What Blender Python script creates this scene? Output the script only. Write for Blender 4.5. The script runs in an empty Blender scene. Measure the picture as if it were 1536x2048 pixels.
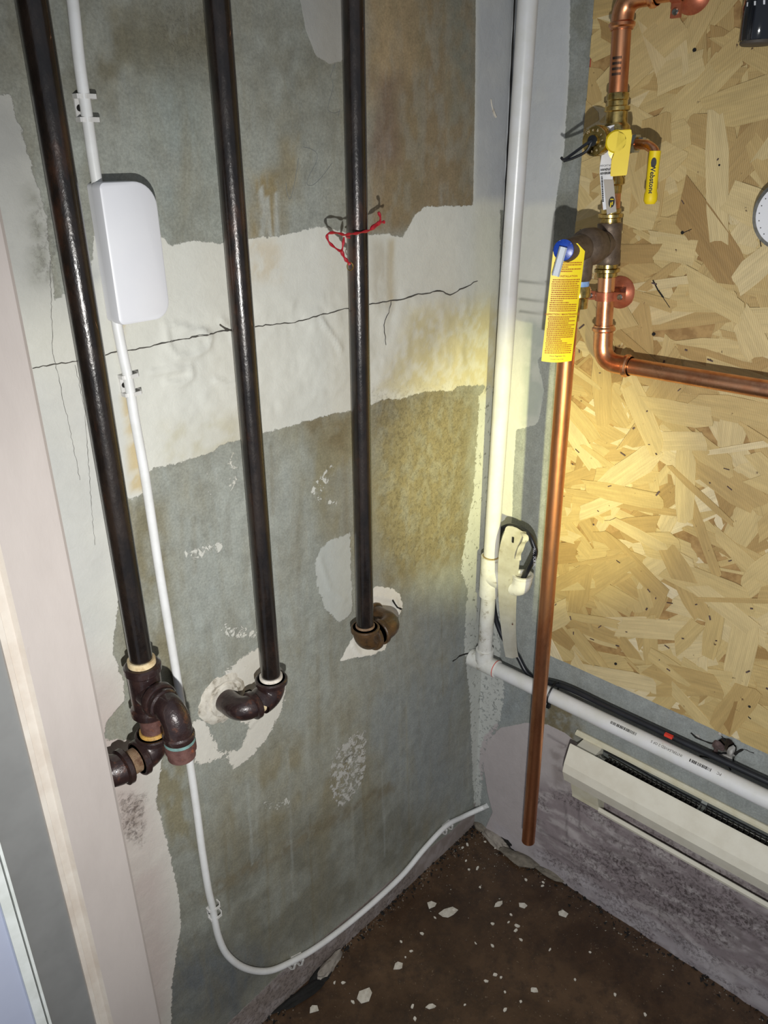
import bpy, bmesh, math, random
import numpy as np
from mathutils import Vector, Matrix
random.seed(7); rng = np.random.default_rng(7)
scene = bpy.context.scene
COL = scene.collection

# ------------------------------------------------------------------ camera
YAW, PIT, ROL, FPX = 0.75840832, 0.42694193, -0.01257774, 1591.8
CAM = np.array([-1.1339, -0.7998, 1.41])
cF = np.array([math.cos(YAW)*math.cos(PIT), math.sin(YAW)*math.cos(PIT), -math.sin(PIT)])
_r = np.cross(cF, [0, 0, 1]); _r /= np.linalg.norm(_r); _u = np.cross(_r, cF)
cR = math.cos(ROL)*_r + math.sin(ROL)*_u; cU = -math.sin(ROL)*_r + math.cos(ROL)*_u
cam = bpy.data.cameras.new('camera'); camo = bpy.data.objects.new('camera', cam); COL.objects.link(camo)
cam.sensor_fit = 'HORIZONTAL'; cam.sensor_width = 36; cam.lens = FPX/1536*36; cam.clip_start = .01
camo.matrix_world = Matrix(((cR[0], cU[0], -cF[0], CAM[0]), (cR[1], cU[1], -cF[1], CAM[1]), (cR[2], cU[2], -cF[2], CAM[2]), (0, 0, 0, 1)))
scene.camera = camo

# ------------------------------------------------------------------ world, lights, exposure
w = bpy.data.worlds.new('world'); scene.world = w; w.use_nodes = True
w.node_tree.nodes['Background'].inputs[0].default_value = (.80, .88, 1, 1)
w.node_tree.nodes['Background'].inputs[1].default_value = .30
def lamp(name, kind, loc, power, col, size, target=None, **kw):
    l = bpy.data.lights.new(name, kind); l.energy = power; l.color = col; l.shadow_soft_size = size
    for k, v in kw.items(): setattr(l, k, v)
    o = bpy.data.objects.new(name, l); COL.objects.link(o); o.location = loc
    if target is not None: o.rotation_euler = (Vector(target)-Vector(loc)).to_track_quat('-Z', 'Y').to_euler()
    return o
lamp('flash', 'SPOT', (-1.125, -.815, 1.15), 43, (1, 1, .97), .008, target=(-.16, 0, .76), spot_size=math.radians(122), spot_blend=1.0)
lamp('torch', 'SPOT', (-.98, -1.0, 1.10), 112, (1, .94, .42), .012, target=(-.0, -.035, .885), spot_size=math.radians(27), spot_blend=1.0)
scene.view_settings.view_transform = 'Standard'; scene.view_settings.look = 'None'
scene.view_settings.exposure = 0.0; scene.view_settings.gamma = 1; scene.view_settings.use_curve_mapping = False

# ------------------------------------------------------------------ measuring helpers: a photo point carried onto a real plane
def ray(x, y): return cF + cR*(x-768)/FPX + cU*(1024-y)/FPX
def L(x, y, o=0.):                       # plane parallel to the left wall, o metres in front of it
    d = ray(x, y); return CAM + d*(-o-CAM[1])/d[1]
def W(x, y, o=0.):                       # plane parallel to the right wall
    d = ray(x, y); return CAM + d*(-o-CAM[0])/d[0]
FZ = -.012
def G(x, y, o=0.):
    d = ray(x, y); return CAM + d*(FZ+o-CAM[2])/d[2]
def s2l(c):
    c = np.array(c, float)/255
    return np.where(c <= .04045, c/12.92, ((c+.055)/1.055)**2.4)

# ------------------------------------------------------------------ material helpers
class N:
    def __init__(s, name):
        s.m = bpy.data.materials.new(name); s.m.use_nodes = True; s.t = s.m.node_tree
        s.b = s.t.nodes['Principled BSDF']
    def n(s, ty, **kw):
        x = s.t.nodes.new(ty)
        for k, v in kw.items(): setattr(x, k, v)
        return x
    def ln(s, a, b): s.t.links.new(a, b)
    def coord(s, kind='Object', scale=(1, 1, 1)):
        c = s.n('ShaderNodeTexCoord'); m = s.n('ShaderNodeMapping'); m.inputs['Scale'].default_value = scale
        s.ln(c.outputs[kind], m.inputs[0]); return m.outputs[0]
    def noise(s, scale, detail=4, rough=.6, co=None, dist=0):
        x = s.n('ShaderNodeTexNoise'); x.inputs['Scale'].default_value = scale; x.inputs['Detail'].default_value = detail
        x.inputs['Roughness'].default_value = rough; x.inputs['Distortion'].default_value = dist
        if co is not None: s.ln(co, x.inputs['Vector'])
        return x.outputs[0]
    def rng(s, v, a, b, c=0, d=1, smooth=False):
        x = s.n('ShaderNodeMapRange'); x.inputs[1].default_value = a; x.inputs[2].default_value = b
        x.inputs[3].default_value = c; x.inputs[4].default_value = d
        if smooth: x.interpolation_type = 'SMOOTHSTEP'
        s.ln(v, x.inputs[0]); return x.outputs[0]
    def math(s, op, a, b):
        x = s.n('ShaderNodeMath', operation=op)
        for i, v in enumerate((a, b)):
            if isinstance(v, (int, float)): x.inputs[i].default_value = v
            else: s.ln(v, x.inputs[i])
        return x.outputs[0]
    def mix(s, f, a, b, blend='MIX'):
        x = s.n('ShaderNodeMix', data_type='RGBA', blend_type=blend)
        for i, v in ((0, f), (6, a), (7, b)):
            if isinstance(v, (int, float)): x.inputs[i].default_value = v
            elif isinstance(v, (tuple, list, np.ndarray)): x.inputs[i].default_value = (*[float(q) for q in v[:3]], 1)
            else: s.ln(v, x.inputs[i])
        return x.outputs[2]
    def attr(s, name): 
        x = s.n('ShaderNodeAttribute', attribute_name=name); return x
    def bump(s, h, strength, dist=.001, prev=None):
        x = s.n('ShaderNodeBump'); x.inputs['Strength'].default_value = strength; x.inputs['Distance'].default_value = dist
        s.ln(h, x.inputs['Height'])
        if prev is not None: s.ln(prev, x.inputs['Normal'])
        return x.outputs[0]
    def out(s, col=None, rough=None, normal=None, metal=None, coat=None, spec=None):
        for k, v in (('Base Color', col), ('Roughness', rough), ('Normal', normal), ('Metallic', metal), ('Coat Weight', coat), ('Specular IOR Level', spec)):
            if v is None: continue
            if isinstance(v, (int, float)): s.b.inputs[k].default_value = v
            elif isinstance(v, (tuple, list, np.ndarray)): s.b.inputs[k].default_value = (*[float(q) for q in v[:3]], 1)
            else: s.ln(v, s.b.inputs[k])
        return s.m

def simple(name, c1, c2=None, rough=.5, metal=0, scale=60, bump=.1, bscale=None, lo=.4, hi=.65, stretch=(1, 1, 1), coat=0, c3=None, sc3=25, t3=(.55, .68), rvar=0, bdist=.001):
    m = N(name); co = m.coord('Object', stretch); n1 = m.noise(scale, 5, .65, co)
    c1 = s2l(c1); col = m.mix(m.rng(n1, lo, hi), c1, s2l(c2) if c2 else c1)
    if c3: col = m.mix(m.rng(m.noise(sc3, 6, .7, co), *t3), col, s2l(c3))
    n2 = m.noise(bscale or scale*3, 3, .6, co)
    r = m.rng(n1, .3, .7, max(.03, rough-rvar), rough+rvar) if rvar else rough
    return m.out(col, r, m.bump(n2, bump, bdist), metal, coat)

M = {}
M['iron'] = simple('black_iron', (26, 21, 19), (44, 34, 28), .26, .2, 45, .45, 420, c3=(78, 46, 28), sc3=12, t3=(.56, .76), coat=.5, rvar=.08, bdist=.0006, stretch=(1, 1, .5))
M['iron_fit'] = simple('cast_iron', (40, 27, 27), (56, 39, 36), .34, .15, 60, .6, 300, c3=(104, 62, 42), sc3=30, t3=(.58, .7), coat=.6, rvar=.08, bdist=.0008)
M['iron_rust'] = simple('rusty_iron', (84, 60, 34), (58, 42, 26), .45, .1, 60, .6, 300, c3=(46, 34, 22), sc3=30, coat=.3)
M['iron_plug'] = simple('reddish_iron', (104, 74, 68), (78, 50, 46), .5, .1, 60, .5, 300, c3=(168, 92, 50), sc3=40, t3=(.6, .7))
M['thread'] = simple('pipe_tape', (214, 196, 160), (176, 150, 110), .5, 0, 90, .5, 500)
M['thread_gold'] = simple('yellow_thread_paste', (190, 150, 80), (128, 96, 50), .45, 0, 90, .5, 500)
M['thread_white'] = simple('white_thread_tape', (222, 214, 204), (180, 170, 158), .5, 0, 90, .5, 500)
M['thread_rust'] = simple('rusted_thread', (140, 116, 92), (92, 62, 44), .5, 0, 90, .5, 500)
M['tape_green'] = simple('green_thread_paste', (110, 142, 138), (84, 108, 104), .5)
M['tape_blue'] = simple('blue_thread_tape', (146, 180, 226), (110, 146, 200), .5)
M['copper'] = simple('copper', (236, 176, 134), (214, 148, 108), .30, 1, 40, .12, 300, c3=(192, 124, 86), sc3=22, t3=(.5, .7), rvar=.06, bdist=.0005)
M['copper_dull'] = simple('aged_copper', (224, 158, 116), (200, 132, 92), .36, 1, 30, .1, 300, c3=(176, 110, 76), sc3=18, t3=(.5, .7), rvar=.06, stretch=(1, 1, .4), bdist=.0005)
M['brass'] = simple('brass', (214, 188, 120), (166, 140, 84), .24, 1, 60, .15, 300, c3=(110, 94, 52), sc3=40, t3=(.5, .65), bdist=.0005)
M['bronze'] = simple('dark_bronze', (112, 96, 82), (90, 76, 64), .5, .5, 80, .4, 500, bdist=.0006)
M['chrome'] = simple('chrome', (220, 224, 230), None, .32, .75, 80, .05)
M['steel'] = simple('zinc_steel', (190, 190, 186), (150, 148, 142), .3, 1, 80, .1)
M['hanger'] = simple('copper_clad_hanger', (186, 108, 78), (164, 90, 64), .34, .5, 80, .1)
M['pvc'] = simple('white_pvc', (214, 214, 216), (206, 206, 202), .3, 0, 20, .05, 200, c3=(178, 160, 130), sc3=26, t3=(.68, .8))
M['pvc_dirty'] = simple('smudged_white_pvc', (222, 222, 218), (206, 204, 196), .38, 0, 30, .15, 200, c3=(150, 142, 126), sc3=55, t3=(.56, .68))
M['cement'] = simple('pvc_cement', (170, 150, 100), (140, 120, 80), .4)
M['white_plastic'] = simple('white_plastic', (222, 222, 226), (218, 218, 223), .4, 0, 10, .03)
M['cord'] = simple('white_cord', (226, 226, 226), (216, 216, 214), .36, 0, 30, .05, c3=(196, 186, 168), sc3=40, t3=(.66, .8))
M['clip'] = simple('clip_plastic', (214, 212, 210), (200, 198, 194), .4)
M['strip'] = simple('limp_white_vinyl', (216, 214, 204), (200, 196, 182), .45, 0, 30, .3, 120, c3=(168, 158, 134), sc3=50, t3=(.6, .75))
M['black_cable'] = simple('black_cable', (34, 36, 42), (26, 28, 32), .35, 0, 30, .05)
M['black'] = simple('black_nylon', (12, 12, 14), None, .4)
M['black_gloss'] = simple('glossy_black_plastic', (22, 24, 30), None, .12, coat=.5)
M['dark'] = simple('dark_gap', (26, 23, 20), (16, 15, 13), .9)
M['crack'] = simple('crack_shadow_line', (84, 80, 74), (60, 56, 50), .9)
M['pencil'] = simple('pencil_line', (112, 114, 112), None, .8)
M['yellow'] = simple('yellow_vinyl', (236, 206, 4), (230, 198, 2), .5, 0, 20, .03)
M['tag_yellow'] = simple('yellow_card', (244, 218, 24), (240, 212, 20), .45, 0, 20, .02)
M['tag_ink'] = simple('red_brown_ink', (170, 84, 20), None, .7)
M['ink'] = simple('black_ink', (24, 22, 20), None, .6)
M['ink_grey'] = simple('grey_ink', (74, 66, 58), None, .6)
M['paper'] = simple('tag_paper', (224, 224, 228), (214, 214, 218), .55)
M['paper_grey'] = simple('silver_sticker', (168, 160, 150), None, .4)
M['blue'] = simple('blue_disc', (28, 70, 170), (22, 52, 140), .3, 0, 200, .1, c3=(200, 210, 226), sc3=180, t3=(.62, .68))
M['red_string'] = simple('red_plastic_string', (170, 28, 42), (138, 18, 32), .35)
M['red'] = simple('red_mark', (214, 60, 44), None, .5)
M['heater'] = simple('cream_enamel', (222, 217, 202), (214, 208, 192), .36, 0, 30, .05, c3=(176, 140, 104), sc3=34, t3=(.735, .765))
M['heater_old'] = simple('yellowed_enamel', (216, 211, 190), (206, 199, 172), .4, 0, 30, .05)
M['galv'] = simple('galvanised_sheet', (138, 142, 138), (120, 124, 120), .45, .4)
M['fin'] = simple('dusty_fin', (58, 54, 50), (36, 34, 32), .6, .3, 200, .3)
M['casing'] = simple('dirty_white_casing', (182, 173, 168), (172, 163, 158), .5, 0, 8, .12, 300, c3=(164, 152, 144), sc3=14, t3=(.62, .8), stretch=(1, 1, .35))
M['casing_edge'] = simple('casing_moulding', (206, 198, 188), (190, 178, 166), .5, 0, 12, .1, 300)
M['jamb'] = simple('grey_painted_jamb', (126, 126, 125), (116, 116, 115), .5, 0, 8, .05, c3=(104, 104, 102), sc3=30, t3=(.68, .76))
M['door'] = simple('pale_blue_door', (186, 192, 212), (178, 184, 206), .5, 0, 4, .03)
M['door_edge'] = simple('white_door_edge', (226, 230, 228), (212, 216, 212), .45, 0, 30, .1)
M['chip'] = simple('paint_flake', (214, 208, 196), (190, 182, 168), .7, 0, 120, .3)
M['dust'] = simple('plaster_crumbs', (150, 142, 130), (110, 102, 92), .8)
M['rubble'] = simple('concrete_rubble', (122, 114, 102), (92, 86, 76), .85, 0, 40, .6, 120)
M['rubble_pale'] = simple('pale_plaster_rubble', (158, 150, 140), (120, 112, 104), .85, 0, 40, .6, 120)
M['black_debris'] = simple('black_debris', (26, 24, 22), (14, 13, 12), .9, 0, 40, .6, 120)
M['gypsum'] = simple('broken_gypsum', (178, 176, 172), (140, 136, 132), .85, 0, 60, .6, 150)
M['mortar'] = simple('brown_backing', (92, 74, 72), (66, 52, 50), .8, 0, 60, .6, 150)
M['osb_core'] = simple('board_core', (170, 138, 88), (140, 108, 64), .7, 0, 60, .3)
M['osb_edge'] = simple('red_sealed_board_edge', (170, 70, 48), (140, 60, 40), .7, 0, 60, .3)
M['dial'] = simple('white_dial', (214, 218, 232), None, .25)
M['putty'] = simple('rough_white_putty', (208, 202, 190), (176, 168, 154), .8, 0, 60, .6, 120, c3=(130, 122, 108), sc3=60, t3=(.56, .68))

# ------------------------------------------------------------------ object helpers
WL = {}
def link(name, me, parent=None, origin=None):
    o = bpy.data.objects.new(name, me); COL.objects.link(o)
    if origin is None: origin = Vector((0, 0, 0))
    WL[o.name] = Vector(origin)
    if parent is not None:
        o.parent = parent; o.location = Vector(origin) - WL[parent.name]
    else: o.location = origin
    return o
def finish(me, smooth):
    if smooth:
        me.polygons.foreach_set('use_smooth', [True]*len(me.polygons))
        try: me.set_sharp_from_angle(angle=math.radians(38))
        except Exception: pass
def obj(name, bm, mat, parent=None, smooth=True, origin=None):
    bmesh.ops.recalc_face_normals(bm, faces=bm.faces[:])
    if origin is None:
        vs = [v.co for v in bm.verts]
        origin = Vector([(min(v[i] for v in vs)+max(v[i] for v in vs))/2 for i in range(3)])
        if parent is None: origin.z = min(v.z for v in vs)
    origin = Vector(origin)
    bmesh.ops.translate(bm, verts=bm.verts[:], vec=-origin)
    me = bpy.data.meshes.new(name); bm.to_mesh(me); bm.free()
    me.materials.append(M[mat] if isinstance(mat, str) else mat); finish(me, smooth)
    return link(name, me, parent, origin)
def tag(o, label=None, cat=None, group=None, kind=None):
    if label: o['label'] = label
    if cat: o['category'] = cat
    if group: o['group'] = group
    if kind: o['kind'] = kind
    return o
def thing(name, label, cat, loc, group=None):
    o = link(name, None, None, Vector([float(v) for v in loc])); return tag(o, label, cat, group)
def V3(p): return Vector([float(v) for v in p])
def tube(bm, pts, r, seg=20, cap=True):
    pts = [V3(p) for p in pts]; n = len(pts)
    rs = r if isinstance(r, (list, tuple)) else [r]*n
    T = []
    for i in range(n):
        a = pts[max(0, i-1)]; b = pts[min(n-1, i+1)]; d = b-a
        if d.length < 1e-7: d = (pts[-1]-pts[0])
        T.append(d.normalized())
    ref = Vector((0, 0, 1)) if abs(T[0].z) < .9 else Vector((1, 0, 0))
    u = ref.cross(T[0]).normalized(); rings = []
    for i in range(n):
        if i:
            q = T[i-1].rotation_difference(T[i]); u = q @ u
            u = (u - T[i]*u.dot(T[i])).normalized()
        v = T[i].cross(u)
        rings.append([bm.verts.new(pts[i] + (u*math.cos(2*math.pi*k/seg)+v*math.sin(2*math.pi*k/seg))*rs[i]) for k in range(seg)])
    for a, b in zip(rings, rings[1:]):
        for k in range(seg):
            bm.faces.new((a[k], a[(k+1) % seg], b[(k+1) % seg], b[k]))
    if cap:
        for a in (rings[0], rings[-1]):
            try: bm.faces.new(a)
            except ValueError: pass
    return bm
def lathe(bm, p0, ax, prof, seg=28, cap=True):
    p0 = V3(p0); ax = V3(ax).normalized()
    ref = Vector((0, 0, 1)) if abs(ax.z) < .9 else Vector((1, 0, 0))
    u = ref.cross(ax).normalized(); v = ax.cross(u); rings = []
    for t, r in prof:
        rings.append([bm.verts.new(p0+ax*t+(u*math.cos(2*math.pi*k/seg)+v*math.sin(2*math.pi*k/seg))*max(r, 1e-5)) for k in range(seg)])
    for a, b in zip(rings, rings[1:]):
        for k in range(seg): bm.faces.new((a[k], a[(k+1) % seg], b[(k+1) % seg], b[k]))
    if cap: bm.faces.new(rings[0]); bm.faces.new(rings[-1])
    return bm
def box(bm, c, s, ax=None):
    c = V3(c); X, Y, Z = ax if ax else (Vector((1, 0, 0)), Vector((0, 1, 0)), Vector((0, 0, 1)))
    vs = [bm.verts.new(c+X*(sx*s[0]/2)+Y*(sy*s[1]/2)+Z*(sz*s[2]/2)) for sx in (-1, 1) for sy in (-1, 1) for sz in (-1, 1)]
    for f in ((0, 1, 3, 2), (4, 6, 7, 5), (0, 4, 5, 1), (2, 3, 7, 6), (0, 2, 6, 4), (1, 5, 7, 3)): bm.faces.new([vs[i] for i in f])
    return bm
def prism(bm, poly, o, X, Y, Z, h, h0=0):
    """poly in 2D (X,Y axes) extruded along Z from h0 to h"""
    o = V3(o); X = V3(X); Y = V3(Y); Z = V3(Z)
    a = [bm.verts.new(o+X*x+Y*y+Z*h0) for x, y in poly]; b = [bm.verts.new(o+X*x+Y*y+Z*h) for x, y in poly]
    n = len(poly); bm.faces.new(a); bm.faces.new(b)
    for i in range(n): bm.faces.new((a[i], a[(i+1) % n], b[(i+1) % n], b[i]))
    return bm
def arc(a, c, b, r, n=8):
    """polyline a - c - b with the corner c rounded by radius r"""
    a, c, b = V3(a), V3(c), V3(b); d1 = (a-c).normalized(); d2 = (b-c).normalized()
    out = [a]
    for i in range(n+1):
        t = i/n; p = c+d1*r*(1-t)**2 + d2*r*t**2
        out.append(p)
    out.append(b); return out
def spl(pts, n=8):
    P = [V3(p) for p in pts]; P = [P[0]*2-P[1]]+P+[P[-1]*2-P[-2]]; out = []
    for i in range(1, len(P)-2):
        for k in range(n):
            t = k/n; a, b, c, d = P[i-1:i+3]
            out.append(.5*((2*b)+(c-a)*t+(2*a-5*b+4*c-d)*t*t+(3*b-a-3*c+d)*t**3))
    out.append(P[-2]); return out
def NB(): return bmesh.new()
def textmesh(s, size, bold=0.0):
    c = bpy.data.curves.new('lettering', 'FONT'); c.body = s; c.size = size; c.offset = bold; c.resolution_u = 2
    o = bpy.data.objects.new('lettering', c); COL.objects.link(o)
    bpy.context.view_layer.update()
    me = bpy.data.meshes.new_from_object(o.evaluated_get(bpy.context.evaluated_depsgraph_get()))
    vs = [(v.co.x, v.co.y) for v in me.vertices]; fs = [tuple(p.vertices) for p in me.polygons]
    bpy.data.objects.remove(o); bpy.data.meshes.remove(me); bpy.data.curves.remove(c)
    return vs, fs
def letter(bm, s, size, fn, bold=0.0, center=True):
    vs, fs = textmesh(s, size, bold)
    if not vs: return bm
    if center:
        cx = (min(v[0] for v in vs)+max(v[0] for v in vs))/2; vs = [(x-cx, y) for x, y in vs]
    bv = [bm.verts.new(V3(fn(x, y))) for x, y in vs]
    for f in fs:
        try: bm.faces.new([bv[i] for i in f])
        except ValueError: pass
    return bm
def bars(bm, rows, fn, h):
    """rows of tiny unreadable print: (x0,x1,y)"""
    for x0, x1, y in rows:
        x = x0
        while x < x1:
            wd = min(random.uniform(.0008, .0024), x1-x)
            vs = [bm.verts.new(V3(fn(*p))) for p in ((x, y), (x+wd, y), (x+wd, y+h*random.uniform(.75, 1)), (x, y+h))]
            bm.faces.new(vs); x += wd+.0005
    return bm

# ------------------------------------------------------------------ painted wall grids (albedo only)
def fbm(U, Z, sc, seed, octv=4, rough=.55, sx=1., sz=1.):
    out = np.zeros_like(U); amp = 1; tot = 0
    r = np.random.default_rng(seed)
    for o in range(octv):
        s = sc*2**o; a = U*s*sx+37.3; b = Z*s*sz+51.7
        g = r.random((128, 128)); i = np.floor(a).astype(int); j = np.floor(b).astype(int)
        fa = a-i; fb = b-j; fa = fa*fa*(3-2*fa); fb = fb*fb*(3-2*fb)
        G0 = lambda p, q: g[p % 128, q % 128]
        v = (G0(i, j)*(1-fa)+G0(i+1, j)*fa)*(1-fb)+(G0(i, j+1)*(1-fa)+G0(i+1, j+1)*fa)*fb
        out += v*amp; tot += amp; amp *= rough
    return out/tot
def sdf(U, Z, poly):
    P = np.array(poly); d = np.full(U.shape, 1e9); ins = np.zeros(U.shape, bool)
    for a, b in zip(P, np.roll(P, -1, 0)):
        e = b-a; l = (e**2).sum()+1e-12
        t = np.clip(((U-a[0])*e[0]+(Z-a[1])*e[1])/l, 0, 1)
        d = np.minimum(d, (U-a[0]-t*e[0])**2+(Z-a[1]-t*e[1])**2)
        c = ((a[1] > Z) != (b[1] > Z)) & (U < (b[0]-a[0])*(Z-a[1])/(b[1]-a[1]+1e-12)+a[0])
        ins ^= c
    d = np.sqrt(d); return np.where(ins, d, -d)
def sst(x, a, b):
    t = np.clip((x-a)/(b-a), 0, 1); return t*t*(3-2*t)
class Paint:
    def __init__(s, conv, axis, u0, u1, z0, z1, st, base, comp):
        s.conv = conv; s.axis = axis; s.st = st
        u = np.linspace(u0, u1, int(round((u1-u0)/st))+1); z = np.linspace(z0, z1, int(round((z1-z0)/st))+1)
        s.nu, s.nz = len(u), len(z); s.U, s.Z = np.meshgrid(u, z, indexing='ij')
        s.B = np.ones(s.U.shape+(3,))*s2l(base); s.C = np.ones(s.U.shape+(3,))*s2l(comp)
        s.M = np.full(s.U.shape, -1.); s.R = np.full(s.U.shape, .5); s.T = np.zeros(s.U.shape); s.D = np.zeros(s.U.shape)
    def P(s, pts): return [(float(s.conv(x, y)[s.axis]), float(s.conv(x, y)[2])) for x, y in pts]
    def sd(s, pts): return sdf(s.U, s.Z, s.P(pts))
    def patch(s, pts, rag=.5, cover=1., col=None):
        d = np.clip(s.sd(pts)/.012, -1, cover); new = d > s.M
        s.R = np.where((d > -.9) & new, rag, s.R); s.M = np.where(new, d, s.M)
        if col is not None:
            m = (d > -1)[..., None]*1.; s.C = s.C*(1-m)+s2l(col)*m
    def cut(s, pts): s.M = np.minimum(s.M, -np.clip(s.sd(pts)/.012, -1, 1))
    def stain(s, pts, col, soft=.03, amt=1., noise=.5, sc=30, seed=1, which='B', sx=1, sz=1):
        m = sst(s.sd(pts), -soft, soft)*amt
        if noise: m = m*np.clip(1-noise+noise*2*sst(fbm(s.U, s.Z, sc, seed, sx=sx, sz=sz), .3, .7), 0, 1.2)
        m = np.clip(m, 0, 1)[..., None]
        if 'B' in which: s.B = s.B*(1-m)+s2l(col)*m
        if 'C' in which: s.C = s.C*(1-m)+s2l(col)*m
    def line(s, pts, wid, col, amt=1., which='BC', soft=.5):
        P = s.P(pts); d = np.full(s.U.shape, 1e9)
        for a, b in zip(P, P[1:]):
            a = np.array(a); b = np.array(b); e = b-a; l = (e**2).sum()+1e-12
            t = np.clip(((s.U-a[0])*e[0]+(s.Z-a[1])*e[1])/l, 0, 1)
            d = np.minimum(d, (s.U-a[0]-t*e[0])**2+(s.Z-a[1]-t*e[1])**2)
        m = (1-sst(np.sqrt(d), wid*soft, wid))[..., None]*amt
        if 'B' in which: s.B = s.B*(1-m)+s2l(col)*m
        if 'C' in which: s.C = s.C*(1-m)+s2l(col)*m
    def bumpline(s, pts, wid, h):
        P = s.P(pts); d = np.full(s.U.shape, 1e9)
        for a, b in zip(P, P[1:]):
            a = np.array(a); b = np.array(b); e = b-a; l = (e**2).sum()+1e-12
            t = np.clip(((s.U-a[0])*e[0]+(s.Z-a[1])*e[1])/l, 0, 1)
            d = np.minimum(d, (s.U-a[0]-t*e[0])**2+(s.Z-a[1]-t*e[1])**2)
        s.D += (1-sst(np.sqrt(d), 0, wid))*h
    def h(s, P):
        i = int(round((P[s.axis]-s.U[0, 0])/(s.U[1, 0]-s.U[0, 0]))); j = int(round((P[2]-s.Z[0, 0])/(s.Z[0, 1]-s.Z[0, 0])))
        i = min(max(i, 0), s.nu-1); j = min(max(j, 0), s.nz-1); return max(-.003, float(s.D[max(0, i-1):i+2, max(0, j-1):j+2].max()))
    def build(s, name, mat):
        n = s.nu*s.nz; co = np.zeros((n, 3))
        if s.axis == 0: co[:, 0] = s.U.ravel(); co[:, 1] = -s.D.ravel()
        else: co[:, 1] = s.U.ravel(); co[:, 0] = -s.D.ravel()
        co[:, 2] = s.Z.ravel()
        i = np.arange(s.nu-1)[:, None]*s.nz + np.arange(s.nz-1)[None, :]; i = i.ravel()
        f = np.stack([i, i+s.nz, i+s.nz+1, i+1], 1)
        if s.axis == 1: f = f[:, ::-1]
        me = bpy.data.meshes.new(name); me.vertices.add(n); me.vertices.foreach_set('co', co.ravel())
        me.loops.add(len(f)*4); me.loops.foreach_set('vertex_index', np.ascontiguousarray(f).ravel().astype(np.int32))
        me.polygons.add(len(f)); me.polygons.foreach_set('loop_start', np.arange(0, len(f)*4, 4, dtype=np.int32))
        me.update(calc_edges=True); me.validate()
        for nm, arr in (('base_col', s.B), ('comp_col', s.C)):
            a = me.color_attributes.new(nm, 'FLOAT_COLOR', 'POINT')
            a.data.foreach_set('color', np.concatenate([arr.reshape(n, 3), np.ones((n, 1))], 1).ravel().astype(np.float32))
        for nm, arr in (('comp', s.M), ('rag', s.R), ('pit', s.T)):
            a = me.attributes.new(nm, 'FLOAT', 'POINT'); a.data.foreach_set('value', arr.ravel().astype(np.float32))
        me.materials.append(mat); me.polygons.foreach_set('use_smooth', [True]*len(me.polygons))
        o = link(name, me); o['kind'] = 'structure'; return o
def wallmat(name, mott=.18, speck=.35, olive=.5):
    m = N(name); g = m.n('ShaderNodeNewGeometry').outputs['Position']
    base = m.attr('base_col').outputs['Color']; comp = m.attr('comp_col').outputs['Color']
    mk = m.attr('comp').outputs['Fac']; rg = m.attr('rag').outputs['Fac']
    nf = m.noise(95, 5, .72, g, .6)
    v = m.math('ADD', mk, m.math('MULTIPLY', m.math('MULTIPLY', m.math('SUBTRACT', nf, .5), 4.0), rg))
    mask = m.rng(v, -.05, .05)
    n1 = m.noise(38, 6, .75, g, .3); n2 = m.noise(320, 4, .7, g); n3 = m.noise(9, 4, .6, g)
    vs_ = m.n('ShaderNodeMapping'); vs_.inputs['Scale'].default_value = (1, 1, .28); m.ln(g, vs_.inputs[0]); nv = m.noise(16, 6, .7, vs_.outputs[0], .5)
    base = m.mix(m.rng(nv, .46, .70, 0, olive), base, s2l((124, 116, 92)))
    base = m.mix(m.rng(nv, .42, .28, 0, olive*.5), base, s2l((164, 168, 164)))
    base = m.mix(1.0, base, m.rng(n1, .3, .7, 1-mott, 1+mott), 'MULTIPLY')
    base = m.mix(1.0, base, m.rng(n2, .35, .65, 1-speck*.4, 1+speck*.4), 'MULTIPLY')
    comp = m.mix(1.0, comp, m.rng(n1, .25, .75, .95, 1.05), 'MULTIPLY')
    comp = m.mix(1.0, comp, m.rng(n3, .3, .7, .95, 1.04), 'MULTIPLY')
    col = m.mix(mask, base, comp)
    pn = m.noise(130, 5, .75, g, .4); pv = m.math('MULTIPLY', m.rng(pn, .50, .62), m.attr('pit').outputs['Fac'])
    col = m.mix(pv, col, m.mix(1., col, (.34, .30, .29), 'MULTIPLY'))
    b0 = m.bump(pv, .6, .002); b1 = m.bump(mask, .6, .001, b0); b2 = m.bump(m.noise(60, 6, .65, g, .4), .32, .003, b1); b3 = m.bump(n2, .15, .0006, b2)
    return m.out(col, m.rng(mask, 0, 1, .55, .72), b3, 0, None, .35)

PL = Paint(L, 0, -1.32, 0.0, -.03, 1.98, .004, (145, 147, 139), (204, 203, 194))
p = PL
# grey board face: mottled stains
p.stain([(0, 0), (480, 0), (480, 130), (330, 200), (200, 230), (0, 120)], (108, 104, 88), .04, .8, .7, 24, 3)
p.stain([(480, 0), (700, 0), (700, 260), (560, 250), (480, 160)], (122, 121, 110), .05, .7, .6, 24, 4)
p.stain([(280, 150), (430, 150), (470, 480), (330, 480), (290, 300)], (138, 144, 138), .04, .6, .5, 26, 5)
p.stain([(738, -60), (952, -60), (950, 430), (760, 470), (738, 470)], (132, 116, 90), .018, .92, .3, 70, 6, sz=.5)
p.stain([(738, -60), (830, -60), (830, 130), (738, 200)], (160, 140, 108), .03, .7, .3, 50, 8, sz=.35)
p.stain([(880, -60), (955, -60), (950, 200), (900, 240)], (122, 122, 110), .03, .7, .6, 40, 9)
p.stain([(738, 150), (800, 150), (800, 330), (738, 330)], (112, 94, 84), .02, .5, .6, 60, 10, sx=1, sz=.3)
p.stain([(500, 350), (560, 340), (570, 470), (500, 480)], (138, 124, 92), .012, .8, .6, 90, 11, sz=.4)
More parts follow.
